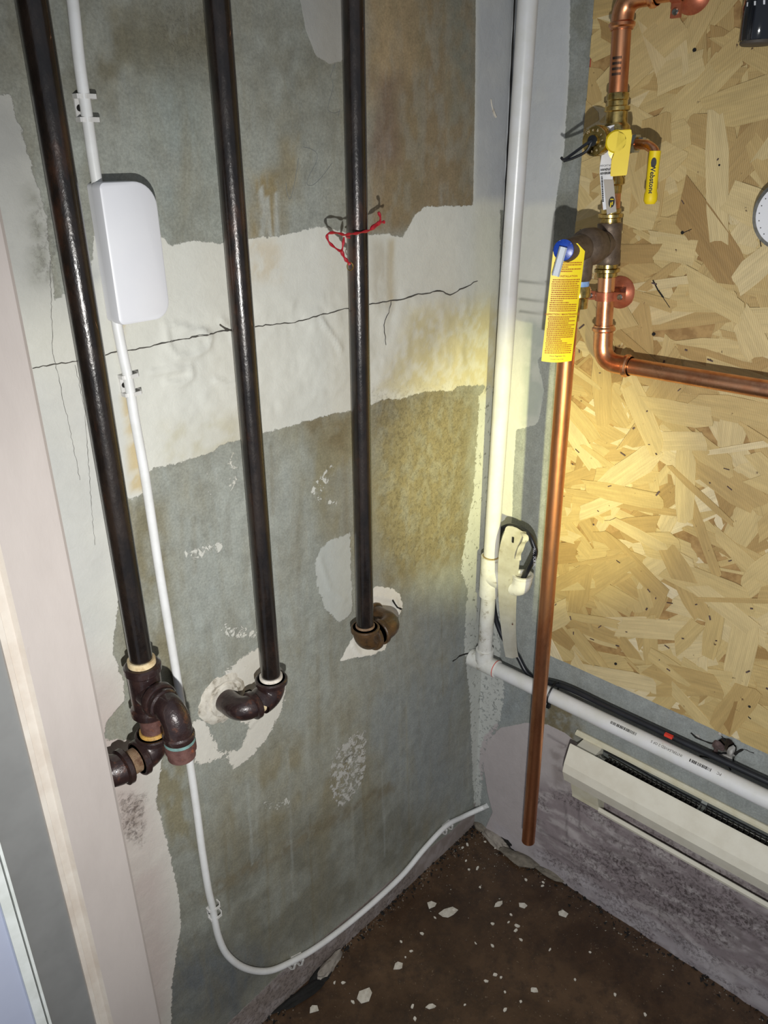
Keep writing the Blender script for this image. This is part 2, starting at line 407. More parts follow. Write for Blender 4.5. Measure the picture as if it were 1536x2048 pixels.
p.stain([(560, 280), (600, 270), (600, 400), (565, 400)], (136, 124, 96), .012, .6, .6, 80, 12, sz=.4)
for q in ([(523, 380), (528, 430), (524, 470)], [(535, 400), (541, 470)], [(552, 390), (555, 470)]): p.line(q, .005, (168, 170, 164), .9, 'B')
p.stain([(740, 780), (920, 760), (950, 800), (930, 1120), (770, 1180), (740, 1000)], (130, 121, 94), .04, .95, .35, 75, 13, sz=.7)
p.stain([(560, 860), (740, 800), (740, 1150), (600, 1000)], (138, 132, 108), .04, .8, .6, 30, 14, sz=.5)
p.stain([(600, 820), (700, 830), (690, 900), (610, 880)], (112, 100, 74), .02, .7, .6, 50, 15)
p.stain([(230, 1000), (335, 1000), (360, 1380), (290, 1400), (230, 1200)], (122, 116, 94), .02, .8, .7, 40, 16, sz=.5)
p.stain([(340, 950), (600, 900), (600, 1300), (380, 1330)], (156, 160, 154), .05, .8, .6, 24, 17, sz=.5)
p.stain([(270, 1400), (345, 1400), (400, 1700), (340, 1700)], (120, 110, 78), .012, .6, .8, 60, 18, sz=.4)
p.stain([(470, 1550), (700, 1400), (760, 1600), (560, 1750), (430, 1700)], (134, 128, 108), .05, .8, .7, 22, 19, sz=.5)
p.stain([(740, 1250), (940, 1180), (950, 1600), (800, 1700), (740, 1500)], (134, 138, 136), .05, .9, .4, 18, 20, sz=.5)
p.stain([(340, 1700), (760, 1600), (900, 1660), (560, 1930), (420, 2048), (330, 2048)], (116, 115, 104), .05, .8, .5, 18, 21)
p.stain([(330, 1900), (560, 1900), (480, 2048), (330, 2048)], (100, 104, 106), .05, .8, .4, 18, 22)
p.stain([(380, 1790), (780, 1560), (790, 1580), (400, 1810)], (112, 104, 86), .01, .6, .9, 60, 23)
for a in range(9):
    x = 450+a*45+random.randint(-12, 12); y0 = 1400+random.randint(0, 250)
    p.line([(x, y0), (x+10, y0+random.randint(150, 330))], .004, (164, 168, 164) if a % 2 else (110, 100, 74), .35, 'B', .1)
for a in range(60):      # faint vertical runs
    x = random.uniform(240, 940); y0 = random.uniform(850, 1600)
    p.line([(x, y0), (x+random.uniform(0, 6), y0+random.uniform(60, 260))], random.uniform(.003, .008), random.choice([(160, 160, 150), (118, 108, 84), (128, 126, 116)]), random.uniform(.15, .4), 'B', .1)
# light grey old skim by the door casing
p.C[:] = p.C
p.patch([(-400, 150), (20, 190), (90, 420), (110, 600), (180, 560), (196, 400), (222, 372), (340, 490), (395, 480), (440, 487), (510, 476), (560, 472), (600, 462), (640, 452), (700, 468), (745, 470), (775, 466), (805, 475), (818, 452), (832, 428), (850, 413), (1000, 410), (1000, 770), (915, 772), (905, 781), (850, 783), (800, 799), (775, 797), (730, 815), (650, 832), (560, 858), (480, 880), (440, 890), (425, 905), (345, 930), (305, 937), (292, 950), (288, 985), (262, 1001), (248, 995), (235, 1000), (225, 1100), (238, 1190), (225, 1300), (246, 1360), (250, 1400), (216, 1440), (205, 1480), (240, 1480), (330, 1490), (312, 1600), (336, 1690), (358, 1790), (362, 1850), (345, 1960), (340, 2120), (-500, 2300)], .26)
p.patch([(952, -60), (1060, -60), (1060, 420), (946, 420), (950, 200)], .10, 1)
p.stain([(955, -60), (1060, -60), (1060, 400), (950, 400)], (176, 178, 180), .01, .9, .15, 20, 31, 'C')
p.stain([(955, 420), (1040, 420), (1040, 760), (950, 760)], (206, 206, 190), .03, .6, .15, 20, 32, 'C')
p.patch([(590, -60), (688, -60), (686, 122), (660, 128), (632, 112), (612, 60)], .08, 1, (160, 158, 152))
p.patch([(958, 790), (985, 760), (1010, 1600), (950, 1640), (945, 1540), (940, 1400), (928, 1290), (935, 1180), (922, 1140), (930, 1080), (948, 980)], .55, .25, (188, 190, 184))
p.patch([(655, 1082), (700, 1066), (706, 1225), (680, 1245), (652, 1220), (634, 1170), (630, 1130), (640, 1100)], .35, .55, (180, 182, 176))
p.patch([(736, 1185), (752, 1172), (782, 1176), (800, 1188), (806, 1215), (788, 1245), (770, 1300), (740, 1310), (700, 1318), (680, 1322), (700, 1285), (716, 1260), (740, 1240)], .22, 1, (222, 218, 208))
p.patch([(452, 1345), (476, 1322), (520, 1292), (552, 1320), (576, 1368), (562, 1425), (536, 1475), (505, 1512), (470, 1538), (452, 1512), (400, 1532), (378, 1500), (372, 1470), (392, 1440), (420, 1440), (430, 1380)], .6, .5, (206, 202, 192))
p.cut([(410, 1440), (450, 1430), (500, 1450), (480, 1500), (440, 1505)])
p.patch([(712, 1466), (733, 1462), (730, 1520), (724, 1560), (700, 1600), (680, 1614), (662, 1580), (660, 1540), (675, 1500)], .8, .0, (178, 176, 170))
p.patch([(370, 1102), (440, 1086), (444, 1096), (400, 1112), (370, 1116)], .6, .1)
p.patch([(625, 980), (660, 930), (672, 940), (640, 985), (680, 1010), (640, 1000)], .6, -.1)
p.patch([(470, 900), (474, 960), (462, 980), (456, 910)], .6, -.1); p.patch([(405, 905), (420, 900), (440, 985), (425, 1000)], .7, -.3)
p.patch([(530, 1605), (575, 1600), (575, 1612), (530, 1612)], .8, -.1); p.patch([(450, 1255), (510, 1262), (510, 1275), (450, 1270)], .8, .0)
p.patch([(120, 1440), (120, 1400), (140, 1380)], .1, .5)
# colours inside the skim
p.stain([(-500, 0), (110, 200), (160, 600), (-500, 700)], (168, 168, 164), .05, .95, .2, 14, 33, 'C')
p.stain([(60, 380), (116, 420), (118, 560), (70, 560)], (140, 140, 130), .015, .8, .8, 70, 34, 'C')
p.stain([(180, 560), (240, 380), (240, 470), (200, 560)], (166, 168, 168), .01, .8, .2, 20, 35, 'C')
p.stain([(-500, 700), (260, 760), (260, 1000), (230, 1300), (240, 1450), (-400, 1500)], (190, 190, 186), .04, .8, .2, 14, 36, 'C')
p.stain([(100, 1290), (240, 1340), (300, 1550), (330, 1700), (350, 1900), (330, 2100), (0, 2200)], (190, 178, 172), .04, .9, .2, 14, 37, 'C')
p.stain([(244, 790), (264, 790), (296, 985), (262, 985)], (188, 172, 136), .006, .8, .6, 90, 38, 'C')
p.stain([(228, 590), (250, 640), (250, 700), (236, 700)], (196, 176, 130), .006, .5, .9, 90, 39, 'C')
p.stain([(820, 620), (1000, 600), (1000, 780), (800, 790), (760, 780), (800, 700)], (194, 184, 146), .03, .75, .6, 80, 40, 'C')
p.stain([(745, 480), (790, 480), (790, 620), (745, 620)], (172, 164, 146), .012, .5, .7, 90, 41, 'C', sz=.3)
p.stain([(776, 480), (788, 480), (786, 600), (776, 600)], (176, 160, 124), .006, .6, .4, 60, 42, 'C', sz=.3)
p.stain([(500, 480), (560, 480), (560, 560), (500, 560)], (190, 176, 150), .012, .5, .8, 90, 43, 'C')
p.stain([(330, 850), (480, 830), (480, 900), (330, 930)], (186, 180, 156), .02, .6, .7, 50, 44, 'C')
p.stain([(245, 1590), (285, 1600), (282, 1680), (250, 1660)], (150, 138, 130), .01, .7, .9, 140, 45, 'C')
# pale concrete curb at the very bottom
p.patch([(985, 1596), (952, 1612), (900, 1665), (829, 1719), (724, 1812), (640, 1880), (569, 1937), (455, 2048), (300, 2200), (600, 2200), (1100, 1700)], .12, 1, (156, 146, 143))
p.stain([(985, 1596), (829, 1719), (569, 1937), (300, 2200), (600, 2200), (1100, 1700)], (128, 116, 108), .01, .6, .9, 50, 46, 'C')
# plaster relief
p.D += (fbm(p.U, p.Z, 6, 51)-.5)*.002
lump = sst(sdf(p.U, p.Z, p.P([(290, 640), (480, 560), (700, 560), (960, 560), (940, 760), (480, 870), (300, 880)])), 0, .03)
p.D += lump*(np.abs(fbm(p.U, p.Z, 22, 52, 3)-.5))*.009
p.D += lump*(np.abs(fbm(p.U, p.Z, 60, 53, 2)-.5))*.0016
for e in ([(330, 650), (335, 690), (350, 712), (380, 714), (415, 695), (420, 672), (400, 660)], [(345, 650), (380, 660), (410, 665)], [(300, 745), (350, 740), (380, 735), (384, 755), (360, 768), (330, 764)], [(440, 640), (460, 660), (470, 690)], [(640, 640), (660, 665), (680, 700)], [(430, 760), (450, 770), (470, 768)]):
    p.bumpline(e, .006, .0034)
for q in range(5):
    rr = 14+q*11; p.bumpline([(470+rr*1.0*math.cos(a), 1395+rr*1.15*math.sin(a)) for a in np.linspace(-2.9+q*.2, 1.3, 14)], .0035, .0016)
p.bumpline([(745, 1190), (790, 1200), (800, 1230)], .006, .003); p.bumpline([(705, 1290), (720, 1310), (750, 1308)], .006, .003)
p.bumpline([(640, 1120), (660, 1180), (690, 1200)], .008, .0015)
hol = sst(sdf(p.U, p.Z, p.P([(690, 1524), (698, 1514), (702, 1516), (695, 1527)])), -.001, .002); p.D -= hol*.012
p.B = p.B*(1-hol[..., None]*.9); p.C = p.C*(1-hol[..., None]*.9)
p.D = np.where(p.U > -.004, 0, p.D)
p.T = .8*sst(p.sd([(240, 1590), (290, 1590), (285, 1690), (246, 1670)]), -.01, .01)+.35*sst(p.sd([(62, 400), (112, 420), (118, 560), (70, 560)]), -.01, .01)+.5*sst(p.sd([(829, 1730), (560, 1945), (400, 2100), (560, 2100), (840, 1790)]), -.01, .01)+.35*sst(p.sd([(740, 780), (940, 770), (930, 1100), (770, 1150)]), -.03, .03)+.25*sst(p.sd([(300, 0), (440, 0), (440, 130), (330, 160)]), -.03, .03)
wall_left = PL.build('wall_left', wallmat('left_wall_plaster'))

PR = Paint(W, 1, -1.25, 0.0, -.03, 1.98, .004, (146, 150, 148), (200, 200, 194))
p = PR
p.stain([(1120, -60), (1215, -60), (1200, 470), (1100, 470)], (128, 130, 122), .02, .8, .5, 30, 61)
p.stain([(1100, 400), (1180, 380), (1180, 560), (1100, 560)], (120, 120, 112), .02, .6, .4, 30, 62)
p.stain([(1060, 1370), (1160, 1400), (1170, 1500), (1060, 1470)], (118, 110, 88), .015, .9, .6, 60, 63)
p.stain([(1000, 1360), (1060, 1370), (1060, 1450), (1000, 1450)], (140, 146, 148), .02, .8, .3, 30, 64)
p.patch([(1000, -60), (1142, -60), (1138, 150), (1128, 300), (1112, 400), (1104, 520), (1100, 700), (1075, 720), (1088, 780), (1078, 840), (1070, 850), (1032, 860), (1026, 960), (1024, 1040), (1010, 1110), (960, 1120)], .14)
p.stain([(1000, -60), (1150, -60), (1120, 400), (1000, 420)], (182, 184, 186), .01, .9, .25, 20, 65, 'C')
p.stain([(1050, 640), (1110, 640), (1095, 860), (1045, 850)], (168, 174, 168), .012, .8, .4, 40, 66, 'C')
p.patch([(960, 1120), (1000, 1120), (1000, 1340), (1010, 1380), (1000, 1440), (985, 1470), (970, 1500), (960, 1620), (950, 1620)], .6, .2, (186, 188, 184))
p.patch([(968, 1540), (968, 1510), (976, 1482), (1000, 1456), (1050, 1446), (1095, 1449), (1130, 1466), (1170, 1500), (1300, 1560), (1800, 1800), (1800, 2400), (1100, 1900), (960, 1680), (985, 1625), (975, 1585)], .08, 1, (178, 170, 170))
p.stain([(1060, 1560), (1200, 1590), (1620, 1830), (1700, 2200), (1250, 1880), (1060, 1700)], (136, 124, 127), .03, .7, .9, 42, 67, 'C', sx=.6, sz=1.6)
p.stain([(1180, 1640), (1600, 1860), (1650, 2000), (1250, 1780)], (122, 112, 113), .02, .6, 1., 110, 68, 'C', sx=.6, sz=1.6)
p.stain([(1100, 1500), (1150, 1480), (1150, 1560), (1110, 1570)], (140, 130, 128), .008, .6, .9, 60, 69, 'C')
p.stain([(985, 1640), (1700, 2080), (1700, 2130), (985, 1690)], (178, 172, 176), .01, .5, .5, 40, 70, 'C')
for q in ([(1120, 1580), (1180, 1610)], [(1118, 1540), (1150, 1560)], [(1130, 1600), (1135, 1680)], [(1080, 1660), (1230, 1740)], [(1100, 1700), (1200, 1760)], [(1155, 1600), (1160, 1660)], [(1095, 1470), (1130, 1490), (1150, 1530)]):
    p.line(q, .004, (104, 96, 98), .55, 'C', .2)
for q in ([(1040, 562), (1098, 566)], [(1040, 597), (1096, 602)], [(1040, 622), (1096, 627)]):
    p.line(q, .003, (110, 112, 106), .6, 'C', .2); p.bumpline(q, .005, .0012)
p.D += (fbm(p.U, p.Z, 6, 71)-.5)*.002
rg = sst(sdf(p.U, p.Z, p.P([(1050, 1560), (1800, 1800), (1800, 2400), (1050, 1720)])), 0, .05); p.D += rg*(fbm(p.U, p.Z, 26, 72, 4)-.5)*.007
HOLE = [(1422, 1488), (1424, 1500), (1432, 1512), (1448, 1524), (1462, 1528), (1470, 1512), (1470, 1494), (1460, 1480), (1445, 1476), (1432, 1484)]
hol = sst(sdf(p.U, p.Z, p.P(HOLE)), -.001, .004); p.D -= hol*.02
p.B = p.B*(1-hol[..., None])+s2l((40, 32, 28))*hol[..., None]
p.D = np.where(p.U > -.004, 0, p.D)
pz = lambda pts, soft, a, sc, sd: a*sst(p.sd(pts), -soft, soft)*sst(fbm(p.U, p.Z, sc, sd, sx=.6, sz=1.5), .35, .62)
p.T = np.maximum(pz([(1060, 1580), (1200, 1590), (1620, 1830), (1700, 2200), (1250, 1880), (1060, 1700)], .03, .75, 26, 77), pz([(1180, 1650), (1600, 1870), (1650, 2000), (1250, 1780)], .02, 1., 30, 78))
wall_right = PR.build('wall_right', wallmat('right_wall_plaster', olive=.2))

# floor
m = N('dark_floor'); g = m.n('ShaderNodeNewGeometry').outputs['Position']
n1 = m.noise(6, 6, .65, g, .5); n2 = m.noise(40, 6, .7, g); n3 = m.noise(220, 3, .6, g)
c = m.mix(m.rng(n1, .35, .65), s2l((62, 45, 32)), s2l((92, 70, 50)))
c = m.mix(m.rng(n2, .45, .75), c, s2l((50, 38, 30)))
c = m.mix(m.rng(n3, .66, .74), c, s2l((120, 104, 86)))
M['floor'] = m.out(c, m.rng(n1, .3, .7, .32, .6), m.bump(n2, .35, .002))
bm = NB(); bmesh.ops.create_grid(bm, x_segments=60, y_segments=60, size=.8)
for v in bm.verts: v.co.x -= .78; v.co.y -= .78; v.co.z = FZ + random.uniform(-.0006, .0006)
obj('floor', bm, 'floor', origin=(0, 0, 0))['kind'] = 'structure'

# cracks, pencil figures: thin parts of the walls
def onwall(conv, x, y, lift):
    if conv is L: return L(x, y, lift+PL.h(L(x, y)))
    if conv is W: return W(x, y, lift+PR.h(W(x, y)))
    return conv(x, y, lift)
def ribbon(name, pts, conv, r, mat, parent, lift=.0004, jit=0., label=None):
    P = []
    for (x, y), (x2, y2) in zip(pts, pts[1:]):
        k = max(1, int(math.hypot(x2-x, y2-y)/7)) if jit else 1
        for i in range(k): P.append((x+(x2-x)*i/k+(random.uniform(-jit, jit) if i else 0), y+(y2-y)*i/k+(random.uniform(-jit, jit) if i else 0)))
    P.append(pts[-1])
    bm = NB(); tube(bm, [onwall(conv, x, y, lift-r*.5) for x, y in P], [r*random.uniform(.6, 1.2) if jit else r for _ in P], 6)
    return tag(obj(name, bm, mat, parent), label)
for q, r in (([(65, 737), (100, 730), (145, 723), (205, 712), (230, 704), (300, 694), (330, 686), (420, 668), (470, 658), (517, 652), (590, 645), (640, 630), (697, 617)], .0007), ([(738, 609), (808, 598), (830, 590), (880, 582), (900, 590), (955, 562)], .0010),
             ([(782, 602), (778, 625), (768, 650), (772, 690)], .0006), ([(440, 650), (452, 658), (465, 662)], .0012), ([(100, 520), (105, 700), (140, 860), (160, 960)], .00022), ([(150, 730), (170, 820), (182, 1000), (190, 1090)], .00022)):
    ribbon('crack', q, L, r, 'crack', wall_left, jit=1.4)
ribbon('crack', [(450, 1400), (462, 1388), (500, 1380), (512, 1390)], L, .0014, 'dark', wall_left, jit=1.2)
ribbon('crack', [(785, 1200), (795, 1215), (802, 1218)], L, .0016, 'dark', wall_left, jit=1.)
ribbon('crack', [(905, 1322), (918, 1312), (938, 1306), (952, 1308)], L, .0018, 'dark', wall_left, jit=1.)
for q in ([(607, 294), (622, 298), (634, 308), (632, 325), (618, 352), (614, 368), (626, 370), (645, 352), (664, 326)], [(597, 316), (592, 350), (586, 380), (580, 398), (574, 385), (572, 366)], [(670, 128), (660, 155)], [(664, 160), (666, 176), (658, 205), (656, 220), (668, 226), (680, 222)], [(680, 218), (676, 232)]):
    bm = NB(); tube(bm, spl([onwall(L, x, y, .0) for x, y in q], 5), .00035, 5); obj('pencil_mark', bm, 'pencil', wall_left)
bm = NB(); tube(bm, spl([L(x, y, .001) for x, y in ((982, 198), (984, 212), (989, 228), (992, 234))], 4), [.001]*6+[.0018]*7, 6); obj('plaster_drip', bm, 'putty', wall_left)
bm = NB(); tube(bm, [(-.0022, -.004, z) for z in np.linspace(.52, 1.9, 60)], [random.uniform(.0008, .002) for _ in range(60)], 6); obj('crack', bm, 'dark', wall_right)
for q, r in (([(1382, 1465), (1392, 1474), (1410, 1482), (1428, 1487)], .002), ([(1470, 1508), (1482, 1500), (1487, 1498)], .0025), ([(1487, 1498), (1508, 1506)], .0008), ([(1450, 1482), (1444, 1472), (1438, 1468)], .0018), ([(1425, 1516), (1400, 1512)], .002), ([(1456, 1526), (1462, 1540)], .0025)):
    ribbon('crack', q, W, r, 'dark', wall_right, jit=1.)
def chunk(c, s, seed, flat=1., rot=0, sub=2):
    r = random.Random(seed); bm = NB(); bmesh.ops.create_icosphere(bm, subdivisions=sub, radius=1)
    ph = [r.uniform(0, 6) for _ in range(6)]
    for v in bm.verts:
        k = 1+.18*math.sin(3*v.co.x+ph[0])+.16*math.sin(4*v.co.y+ph[1])+.12*math.sin(5*v.co.z+ph[2])+r.uniform(-.09, .09)
        v.co *= k
        v.co.x *= s[0]; v.co.y *= s[1]; v.co.z = max(v.co.z, -.6)*s[2]
    bmesh.ops.rotate(bm, verts=bm.verts[:], cent=(0, 0, 0), matrix=Matrix.Rotation(rot, 3, 'Z'))
    bmesh.ops.translate(bm, verts=bm.verts[:], vec=V3(c)); return bm
for i, (x, y, a, b, mt) in enumerate(((1436, 1492, .010, .008, 'mortar'), (1430, 1506, .004, .012, 'mortar'), (1452, 1519, .012, .009, 'gypsum'), (1462, 1504, .007, .011, 'gypsum'), (1440, 1468, .004, .004, 'gypsum'), (1396, 1472, .005, .003, 'gypsum'))):
    obj('broken_plaster', chunk(W(x, y, .0 if i < 4 else .001), (.006 if i < 4 else .002, a, b), 90+i), mt, wall_right, smooth=False)

# ------------------------------------------------------------------ door frame at the left
YC = .10; DX = .0212; DY = .05
def vprof(name, pts, mat, parent=None, z0=FZ, z1=1.98):
    pts = [((-.8428 + (x_+.864)*1.065) if x_ > -1.2 else x_, (y_+DY) if y_ < -.05 else y_) for x_, y_ in pts]
    bm = NB(); prism(bm, pts, (0, 0, z0), (1, 0, 0), (0, 1, 0), (0, 0, 1), z1-z0); return obj(name, bm, mat, parent, smooth=False)
partition = tag(vprof('wall_return', [(-1.35, 0.0), (-.905, 0.0), (-.905, -.137), (-.94, -.137), (-.94, -.145), (-1.35, -.145)], 'jamb'), kind='structure')
cas = tag(vprof('trim_1', [(-.864, -.138), (-.864, -.148), (-.867, -.150), (-.9215, -.152), (-.9215, -.1375)], 'casing'), kind='structure')
tag(vprof('moulding', [(-.9215, -.138), (-.9215, -.152), (-.925, -.1465), (-.933, -.1465), (-.935, -.153), (-.940, -.153), (-.940, -.138)], 'casing_edge', cas))
tag(vprof('trim_2', [(-.940, -.1455), (-.940, -.1485), (-.984, -.1485), (-.984, -.1455)], 'jamb'), kind='structure')
d1 = tag(vprof('door_1', [(-.998, -.15), (-.998, -.1465), (-1.33, -.1465), (-1.33, -.152), (-1.0, -.152)], 'door'), kind='structure')
vprof('edge_strip', [(-.9840, -.1455), (-.9840, -.1535), (-.9868, -.1535), (-.9868, -.1455)], 'door_edge', d1)
vprof('edge_strip', [(-.9888, -.1455), (-.9888, -.155), (-.9985, -.155), (-.9985, -.1455)], 'door_edge', d1)
vprof('edge_gap', [(-.9868, -.1455), (-.9868, -.147), (-.9888, -.147), (-.9888, -.1455)], 'dark', d1)

# ------------------------------------------------------------------ black iron heating pipes
OFF = .045; RP = .0134; RF = .0195
def elbow(a, c, b, r, name, mat, parent, rr=.02, lip=.0035):
    bm = NB(); pts = arc(a, c, b, rr, 10); rs = [r]*len(pts); tube(bm, pts, rs, 26)
    for e, o in ((pts[0], pts[1]), (pts[-1], pts[-2])):
        d = (o-e).normalized(); lathe(bm, e, d, [(0, r+lip*.6), (.0015, r+lip), (.007, r+lip), (.009, r+.0005)], 26)
    return obj(name, bm, mat, parent)
def ring(name, p, ax, r, h, mat, parent):
    bm = NB(); k = int(h/.0016)+1; prof = []
    for i in range(k): prof += [(i*h/k, r), ((i+.5)*h/k, r+.0008)]
    prof.append((h, r)); lathe(bm, V3(p)-V3(ax).normalized()*h/2, ax, prof, 26); return obj(name, bm, mat, parent)
Z_ = np.array([0, 0, 1.]); X_ = np.array([1., 0, 0]); Y_ = np.array([0, 1., 0])
def at(x, z, o=OFF): return np.array([x, -o, z])
# third pipe (right)
b = L(724, 1268, OFF); xt = L(710, 0, OFF)[0]
t = thing('iron_pipe', 'black iron pipe nearest the room corner, red string tied round it', 'pipe', (b[0], -OFF, b[2]))
c1 = L(731, 1281, OFF); bm = NB(); tube(bm, [(xt, -OFF, 1.98), (c1[0], -OFF, c1[2]+.02)], RP, 28); obj('pipe', bm, 'iron', t)
c2 = c1+X_*.064
elbow(c1+Z_*.026, c1, c1+X_*.02, RF, 'elbow', 'iron_rust', t, .018)
elbow(c2-X_*.034, c2, np.array([c2[0], .004, c2[2]]), RF-.0015, 'elbow', 'iron_rust', t, .020)
ring('thread_tape', c1+Z_*.028, Z_, RP+.001, .004, 'thread_rust', t)
# middle pipe
c1 = L(545, 1388, OFF); xt = L(438, 0, OFF)[0]
t = thing('iron_pipe', 'middle black iron pipe, elbow bending left into a patch of rough white putty', 'pipe', (c1[0], -OFF, c1[2]))
bm = NB(); tube(bm, [(xt, -OFF, 1.98), (c1[0], -OFF, c1[2]+.03)], RP, 28); obj('pipe', bm, 'iron', t)
c2 = c1-X_*.054
elbow(c1+Z_*.028, c1, c1-X_*.022, RF, 'elbow', 'iron_fit', t, .022)
elbow(c2+X_*.024, c2, np.array([c2[0], .004, c2[2]]), RF-.0025, 'elbow', 'iron_fit', t, .022)
ring('thread_tape', c1+Z_*.030, Z_, RP+.0022, .006, 'thread_white', t)
ring('thread_tape', c1-X_*.026, X_, RP+.001, .008, 'thread', t)
bm = NB(); lathe(bm, (c2[0], -.001, c2[2]), (0, -1, 0), [(-.003, .042), (.0015, .036), (.004, .031), (.003, .026), (.0065, .023)], 30)
r2 = random.Random(5)
for v in bm.verts: v.co += Vector((r2.uniform(-.002, .002), r2.uniform(-.001, .001), r2.uniform(-.002, .002)))
tag(obj('putty_collar', bm, 'putty', wall_left))
# first pipe (left)
O1 = .05; ct = L(297, 1378, O1); xt = L(64, 0, O1)[0]; xb = ct[0]-.003
t = thing('iron_pipe', 'leftmost black iron pipe beside the door casing, ending in a plugged tee', 'pipe', (xb, -O1, ct[2]))
bm = NB(); tube(bm, [(xt, -O1, 1.98), (xb, -O1, ct[2]+.04)], RP, 28); obj('pipe', bm, 'iron', t)
bm = NB(); T0 = np.array([xb, -O1, ct[2]])
lathe(bm, T0+Z_*.038, -Z_, [(0, .0195), (.002, .022), (.009, .022), (.012, .0192), (.060, .0192), (.063, .022), (.070, .022), (.073, .0195)], 28)
lathe(bm, T0, -Y_, [(0, .018), (.022, .0185), (.024, .0215), (.031, .0215), (.033, .02)], 28); obj('tee', bm, 'iron_fit', t)
ring('thread_tape', T0+Z_*.042, Z_, RP+.0022, .008, 'thread', t)
ring('thread_tape', T0-Y_*.034, Y_, RP+.002, .003, 'thread_white', t)
e0 = T0-Y_*.062
elbow(T0-Y_*.033, e0, e0-Z_*.038, RP+.0032, 'street_elbow', 'iron_fit', t, .024, .0022)
ring('thread_tape', e0-Z_*.040, Z_, RP+.004, .005, 'tape_green', t)
bm = NB(); lathe(bm, e0-Z_*.042, -Z_, [(0, .0185), (.012, .0185), (.013, .0165), (.022, .0165), (.024, .0145)], 24); obj('pipe_plug', bm, 'iron_plug', t)
bm = NB(); tube(bm, [T0-Z_*.034, T0-Z_*.060], RP+.001, 26); obj('nipple', bm, 'iron_plug', t)
ring('thread_tape', T0-Z_*.062, Z_, RP+.0025, .006, 'thread_gold', t)
c1 = T0-Z_*.089; c2 = c1-X_*.066
elbow(T0-Z_*.064, c1, c1-X_*.026, RF, 'elbow', 'iron_fit', t, .024)
ring('thread_tape', c1-X_*.033, X_, RP+.0015, .014, 'thread_rust', t)
elbow(c2+X_*.026, c2, np.array([c2[0], .004, c2[2]]), RF, 'elbow', 'iron_fit', t, .024)

# red string on third pipe
t = None
bm = NB(); o = OFF
pipex = L(716, 470, OFF)
front = [L(x, y, o+RP+.002) for x, y in ((757, 424), (761, 436), (758, 448), (748, 455), (738, 461), (725, 464), (712, 467), (700, 468), (690, 470))]
loop = [L(x, y, o+.012) for x, y in ((688, 470), (675, 466), (660, 466), (654, 472), (658, 484), (668, 494), (682, 502), (686, 490), (688, 474))]
tail = [L(x, y, o+.012) for x, y in ((683, 502), (688, 514), (694, 522), (699, 528))]
tail2 = [L(x, y, o+RP+.002) for x, y in ((742, 458), (752, 448), (760, 445), (768, 444))]
for q, rr in ((front, .0016), (loop, .0015), (tail, .0019), (tail2, .0019)):
    pts = spl(q, 5); tube(bm, pts, [rr*(1+.35*math.sin(i*.9)) for i in range(len(pts))], 6)
ang = [(pipex[0]+(RP+.0013)*math.cos(a), -OFF-(RP+.0013)*math.sin(a), pipex[2]+.002*math.cos(a)) for a in np.linspace(math.pi, 2*math.pi, 15)]
tube(bm, ang, .0014, 6)
tag(obj('string', bm, 'red_string'), 'red plastic string knotted around the rightmost iron pipe', 'string')
bm = NB(); tube(bm, [L(700+6*math.cos(a), 533+8*math.sin(a), o+.012) for a in np.linspace(0, 6.28, 16)], .0006, 5); 
so = [q for q in bpy.data.objects if q.name == 'string'][0]; obj('wire_ring', bm, 'brass', so)

# ------------------------------------------------------------------ white cord, clips, cover
RC = .0056
cp = [(133, -60), (145, 0), (158, 120), (172, 217), (186, 315), (196, 380), (212, 500), (229, 620), (244, 700), (258, 765), (268, 830), (288, 940), (304, 1045), (320, 1150), (340, 1270), (358, 1380), (376, 1500), (392, 1610), (404, 1700), (416, 1775), (425, 1815), (436, 1870), (455, 1910), (490, 1936), (535, 1942), (580, 1925), (640, 1890), (720, 1828), (800, 1755), (850, 1696), (892, 1652), (925, 1634)]
bm = NB(); pts = [L(x, y, .0075) for x, y in cp]+[W(962, 1617, .009), W(975, 1611, .002)]
tube(bm, spl(pts, 6), RC, 14)
tag(obj('cord', bm, 'cord'), 'white cord stapled down the left wall and curving up to the room corner', 'cable')
def clip(i, x, y, label):
    a = np.array(cp); k = int(np.argmin((a[:, 0]-x)**2+(a[:, 1]-y)**2)); k = min(max(k, 1), len(cp)-2)
    T = V3(L(*cp[k+1], .0)-L(*cp[k-1], .0)).normalized(); Nn = Vector((0, -1, 0)); S = T.cross(Nn).normalized()
    if S.x > 0 and i < 3: S = -S
    if i >= 3 and S.z < 0: S = -S
    c = V3(L(x, y, 0))
    t = thing('cable_clip', label, 'clip', c, 'white cable clips')
    bm = NB(); box(bm, c+S*.008+Nn*.0012, (.007, .024, .0024), (S, T, Nn)); obj('base', bm, 'clip', t, smooth=False)
    for sg in (-1, 1):
        bm = NB(); box(bm, c+S*.006+T*sg*.010+Nn*.005, (.012, .0042, .009), (S, T, Nn))
        poly = [(-.0075, .0), (-.0095, 0), (-.0095, .008), (-.006, .013), (.004, .0135), (.010, .010), (.010, .008), (.003, .0118), (-.005, .0115), (-.0078, .0075)]
        prism(bm, poly, c+T*sg*.010, S, Nn, T, .0021, -.0021); obj('hook', bm, 'clip', t, smooth=False)
    bm = NB(); lathe(bm, c+S*.0075+Nn*.0022, Nn, [(0, .003), (.0012, .003), (.002, .0015)], 12); obj('nail', bm, 'dark', t)
for i, (x, y, lb) in enumerate(((171, 217, 'white cable clip high on the wall above the white plastic cover'), (258, 766, 'white cable clip just below the white plastic cover'), (426, 1816, 'white cable clip where the cord starts to bend near the floor'), (588, 1920, 'white cable clip on the low curve of the cord'), (890, 1653, 'white cable clip nearest the room corner'))):
    clip(i, x, y, lb)
